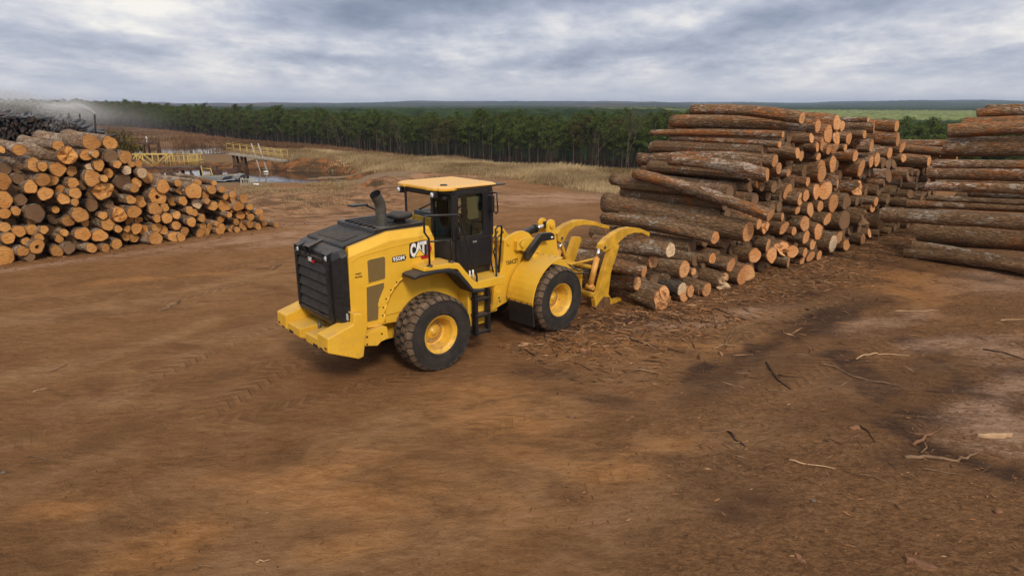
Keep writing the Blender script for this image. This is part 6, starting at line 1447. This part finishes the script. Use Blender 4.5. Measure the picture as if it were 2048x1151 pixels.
stick('long straight stick left of the loader', [(395, 600), (440, 599), (498, 597)], .022, 'strip')
stick('thin stick on the left foreground dirt', [(66, 785), (80, 780), (96, 778)], .016, 'chip')
stick('thin stick pointing up left of the tyre track', [(102, 745), (120, 736), (136, 728)], .016, 'stick')
stick('twisted branch behind the loader at the left', [(470, 545), (500, 540), (530, 537), (556, 528)], .028, 'stick', [[(530, 537), (545, 542), (556, 534)]])
stick('hooked thin root in the lower left corner', [(48, 911), (70, 910), (92, 917), (95, 926)], .014, 'stick')
stick('curled root at the bottom edge of the yard', [(395, 1136), (402, 1130), (420, 1132), (432, 1138)], .014, 'stick')
stick('short straight twig near the bottom edge', [(512, 1124), (525, 1123), (540, 1122)], .014, 'chip')
stick('dark twig beside the bark flake in mid yard', [(1226, 818), (1240, 821), (1262, 824)], .014, 'stick')
stick('dark roots in the middle of the yard right of centre', [(1455, 865), (1470, 880), (1490, 895)], .03, 'darkstick')
stick('dark branch under the lowest logs of right pile', [(1430, 618), (1450, 626), (1470, 640)], .03, 'darkstick')
stick('long stick at the top right yard edge by the aisle', [(1790, 622), (1830, 624), (1880, 622)], .022, 'chip')
stick('thin dark stick in the centre right foreground', [(1720, 855), (1735, 868), (1750, 890)], .018, 'darkstick')
def slab(name, label, cat, a, b, w, h, mt, seed):
    rg = np.random.default_rng(seed); A_, B_ = Vector(tuple(atz(*a))), Vector(tuple(atz(*b))); A_.z = hz(A_.x, A_.y); B_.z = hz(B_.x, B_.y); d = B_-A_; s = Vector((-d.y, d.x, 0)).normalized(); mb = MB(); rings = []
    for k in range(7):
        t = k/6; p = A_.lerp(B_, t)+s*rg.normal(0, w*.22); ww = w*(1-.8*abs(2*t-1)**2.5)*rg.uniform(.55, 1.1)*(.75 if name == 'bark_slab' else 1); hh = h*rg.uniform(.7, 1.15)
        rings.append([p-s*ww+Vector((0, 0, .002)), p+s*ww+Vector((0, 0, .002)), p+s*ww*.8+Vector((0, 0, hh*.7)), p+s*ww*.1+Vector((0, 0, hh)), p-s*ww*.7+Vector((0, 0, hh*.8))])
    loft(mb, rings); tag(mb.build(name, M[mt]), label, cat)
slab('split_board', 'white split board lying on pale mud at the right edge', 'board', (1955, 873), (2022, 874), .07, .06, 'chip', 1)
slab('bark_slab', 'reddish torn bark slab at the bottom right', 'bark', (1806, 1118), (1872, 1146), .10, .05, 'strip', 2)
slab('bark_slab', 'grey torn bark slab left of the loader', 'bark', (320, 620), (362, 598), .10, .06, 'stick', 3)
slab('bark_slab', 'small reddish bark flake in the middle of the yard', 'bark', (1133, 836), (1152, 839), .05, .03, 'strip', 4)
slab('bark_slab', 'short wood piece left of the black rear grille', 'bark', (545, 541), (563, 528), .06, .07, 'stick', 5)
slab('bark_slab', 'triangular bark flake beside the thin dark stick', 'bark', (1700, 862), (1718, 858), .12, .03, 'strip', 6)
slab('bark_slab', 'narrow bark flake right of the bark flake in mid yard', 'bark', (1250, 846), (1265, 836), .05, .03, 'strip', 7)
slab('wood_block', 'sawn wood block with a dark end in front of the front wheel', 'wood block', (1162, 709), (1184, 712), .10, .16, 'strip', 8)
slab('bark_slab', 'dark brown bark flake near the bottom edge right', 'bark', (1590, 1112), (1612, 1132), .05, .03, 'strip', 9)
slab('bark_slab', 'pale wood chip behind the front wheel', 'bark', (1036, 694), (1056, 691), .03, .03, 'chip', 10)
for px_, py_, s_, lab in ((1626, 1005, .028, 'dark grey pebble in the lower right yard'), (6, 944, .03, 'round grey stone at the left edge'), (1994, 1030, .045, 'reddish stone in the lower right corner')):
    p = atz(px_, py_); mb = MB().sphere((0, 0, 0), s_, nu=10, nv=7, sc=(1.2, 1, .7)); mb.v = [tuple(np.array(v)*(1+.14*math.sin(37*v[0]+51*v[1]+23*v[2]))) for v in mb.v]
    tag(mb.build('stone', simple('stone_brown', (.13, .10, .08), .9) if s_ != .045 else M['strip'], None, loc=(p[0], p[1], hz(p[0], p[1])+s_*.4)), lab, 'stone')
# bark chips and splinters: nobody could count them
def litter(name, label, n, pick, lmin, lmax, seed, pal, wr=(.07, .26)):
    rg = np.random.default_rng(seed); x_, y_, w_ = pick(n, rg); n = len(x_); a = rg.uniform(0, 6.28, n); L = lmin*(lmax/lmin)**(rg.uniform(0, 1, n)**1.8); wd = L*rg.uniform(*wr, n)
    z_ = height(x_, y_)+.006; d = np.stack([np.cos(a), np.sin(a), rg.normal(0, .12, n)], 1)*L[:, None]/2; s = np.stack([-np.sin(a), np.cos(a), rg.normal(0, .3, n)], 1)*wd[:, None]/2; p = np.stack([x_, y_, z_+wd*.25+.004], 1)
    up = np.array([0, 0, 1.0])*np.minimum(wd, .03)[:, None]*.5
    v = np.stack([p-d, p+s*.8, p+d, p-s, p+up+d*.1], 1).reshape(-1, 3); b = np.arange(n)*5
    f = np.concatenate([np.stack([b, b+1, b+4], 1), np.stack([b+1, b+2, b+4], 1), np.stack([b+2, b+3, b+4], 1), np.stack([b+3, b, b+4], 1)])
    col = np.repeat(np.array(pal)[rg.integers(0, len(pal), n)]*rg.uniform(.6, 1.3, n)[:, None], 5, 0)
    m, nt = newmat(name); fin(nt, ND(nt, 'ShaderNodeAttribute', _attribute_name='Col').outputs['Color'], .9, spec=.1)
    tag(link(name, npmesh(name, v, f, m, col=np.clip(col, 0, 1))), label, 'litter', kind='stuff')
PAL = [(.24, .11, .045), (.19, .09, .042), (.28, .15, .075), (.11, .058, .03), (.055, .033, .022), (.28, .13, .055), (.33, .20, .11), (.14, .078, .04)]
def near_pile(n, rg):
    u = rg.uniform(-4.5, 17, n); a = -np.abs(rg.normal(0, 1.5, n))+.5; q = pR.P0[None]+u[:, None]*pR.d+a[:, None]*pR.n; return q[:, 0], q[:, 1], None
def front_pile(n, rg):
    u = -rg.exponential(1.1, n)+1.2; a = rg.uniform(-2.0, 5.2, n); q = pR.P0[None]+u[:, None]*pR.d+a[:, None]*pR.n; return q[:, 0], q[:, 1], None
def right_yard(n, rg):
    px_ = rg.uniform(1050, 2060, n); py_ = rg.uniform(560, 1150, n); c = np.array([atz(a, b)[:2] for a, b in zip(px_, py_)]); k = fbm(c[:, 0]*.7, c[:, 1]*.7, 4, 91)*1.2+(px_-1050)/2600-np.clip((py_-820)/500, 0, 1)*.55; ok = rg.uniform(.35, 1.15, n) < k; return c[ok, 0], c[ok, 1], None
def all_yard(n, rg):
    px_ = rg.uniform(-10, 2060, n); py_ = rg.uniform(460, 1160, n); c = np.array([atz(a, b)[:2] for a, b in zip(px_, py_)]); k = fbm(c[:, 0]*.9, c[:, 1]*.9, 4, 92); ok = rg.uniform(.3, .8, n) < k; return c[ok, 0], c[ok, 1], None
def left_foot(n, rg):
    u = rg.uniform(-5, 11, n); a = -np.abs(rg.normal(0, .9, n))+.6; q = pL.P0[None]+u[:, None]*pL.d+a[:, None]*pL.n; return q[:, 0], q[:, 1], None
litter('bark_litter', 'bark and wood chips littering the foot of right pile', 9000, near_pile, .03, .30, 5, PAL)
litter('bark_litter', 'bark and wood chips under the grapple', 5000, front_pile, .03, .32, 6, PAL[:6])
litter('bark_litter', 'bark splinters strewn over the right yard', 9000, right_yard, .010, .13, 7, PAL)
def churned(n, rg):
    px_ = rg.uniform(1400, 2080, n); py_ = rg.uniform(545, 960, n); c = np.array([atz(a, b)[:2] for a, b in zip(px_, py_)]); k = fbm(c[:, 0]*.8, c[:, 1]*.8, 4, 93)*1.3-np.clip((py_-800)/300, 0, 1)*.3; ok = rg.uniform(.35, .95, n) < k; return c[ok, 0], c[ok, 1], None
litter('splinter_litter', 'thin splinters and twigs tangled over the churned soil at right', 4500, churned, .05, .36, 15, [(.26, .15, .085), (.17, .09, .05), (.34, .21, .12), (.07, .042, .028), (.10, .055, .034), (.045, .028, .02)], (.018, .06))
litter('splinter_litter', 'thin splinters along the foot of right pile', 5000, near_pile, .08, .6, 16, [(.26, .15, .085), (.30, .14, .06), (.34, .21, .12), (.10, .055, .034), (.045, .028, .02)], (.02, .07))
litter('dirt_crumbs', 'small clods and chips over the whole yard', 24000, all_yard, .012, .07, 8, [(.14, .075, .038), (.08, .042, .024), (.22, .125, .065), (.30, .18, .10), (.10, .055, .03)])
litter('bark_litter', 'bark chips along the foot of left pile', 2200, left_foot, .03, .25, 9, PAL)

# ------------------------------------------------------------------ the air
HAZE_D = .00011
def haze():
    lo = float(min(gv[:, 2].min(), wz.min(), -2.5))-1.0; hi = max(40.0, float(wz.max())+8, float(gv[:, 2].max())+8)
    mb = MB().box((-7300, -7300, lo), (7300, 7300, hi)); m, nt = newmat('haze')
    v = ND(nt, 'ShaderNodeVolumePrincipled', Density=HAZE_D); v.inputs['Color'].default_value = (.50, .62, .88, 1); v.inputs['Anisotropy'].default_value = .1
    ND(nt, 'ShaderNodeOutputMaterial', Volume=v); o = mb.build('haze', m); tag(o, 'thin blue air over the far woods', 'haze', kind='stuff')
haze()
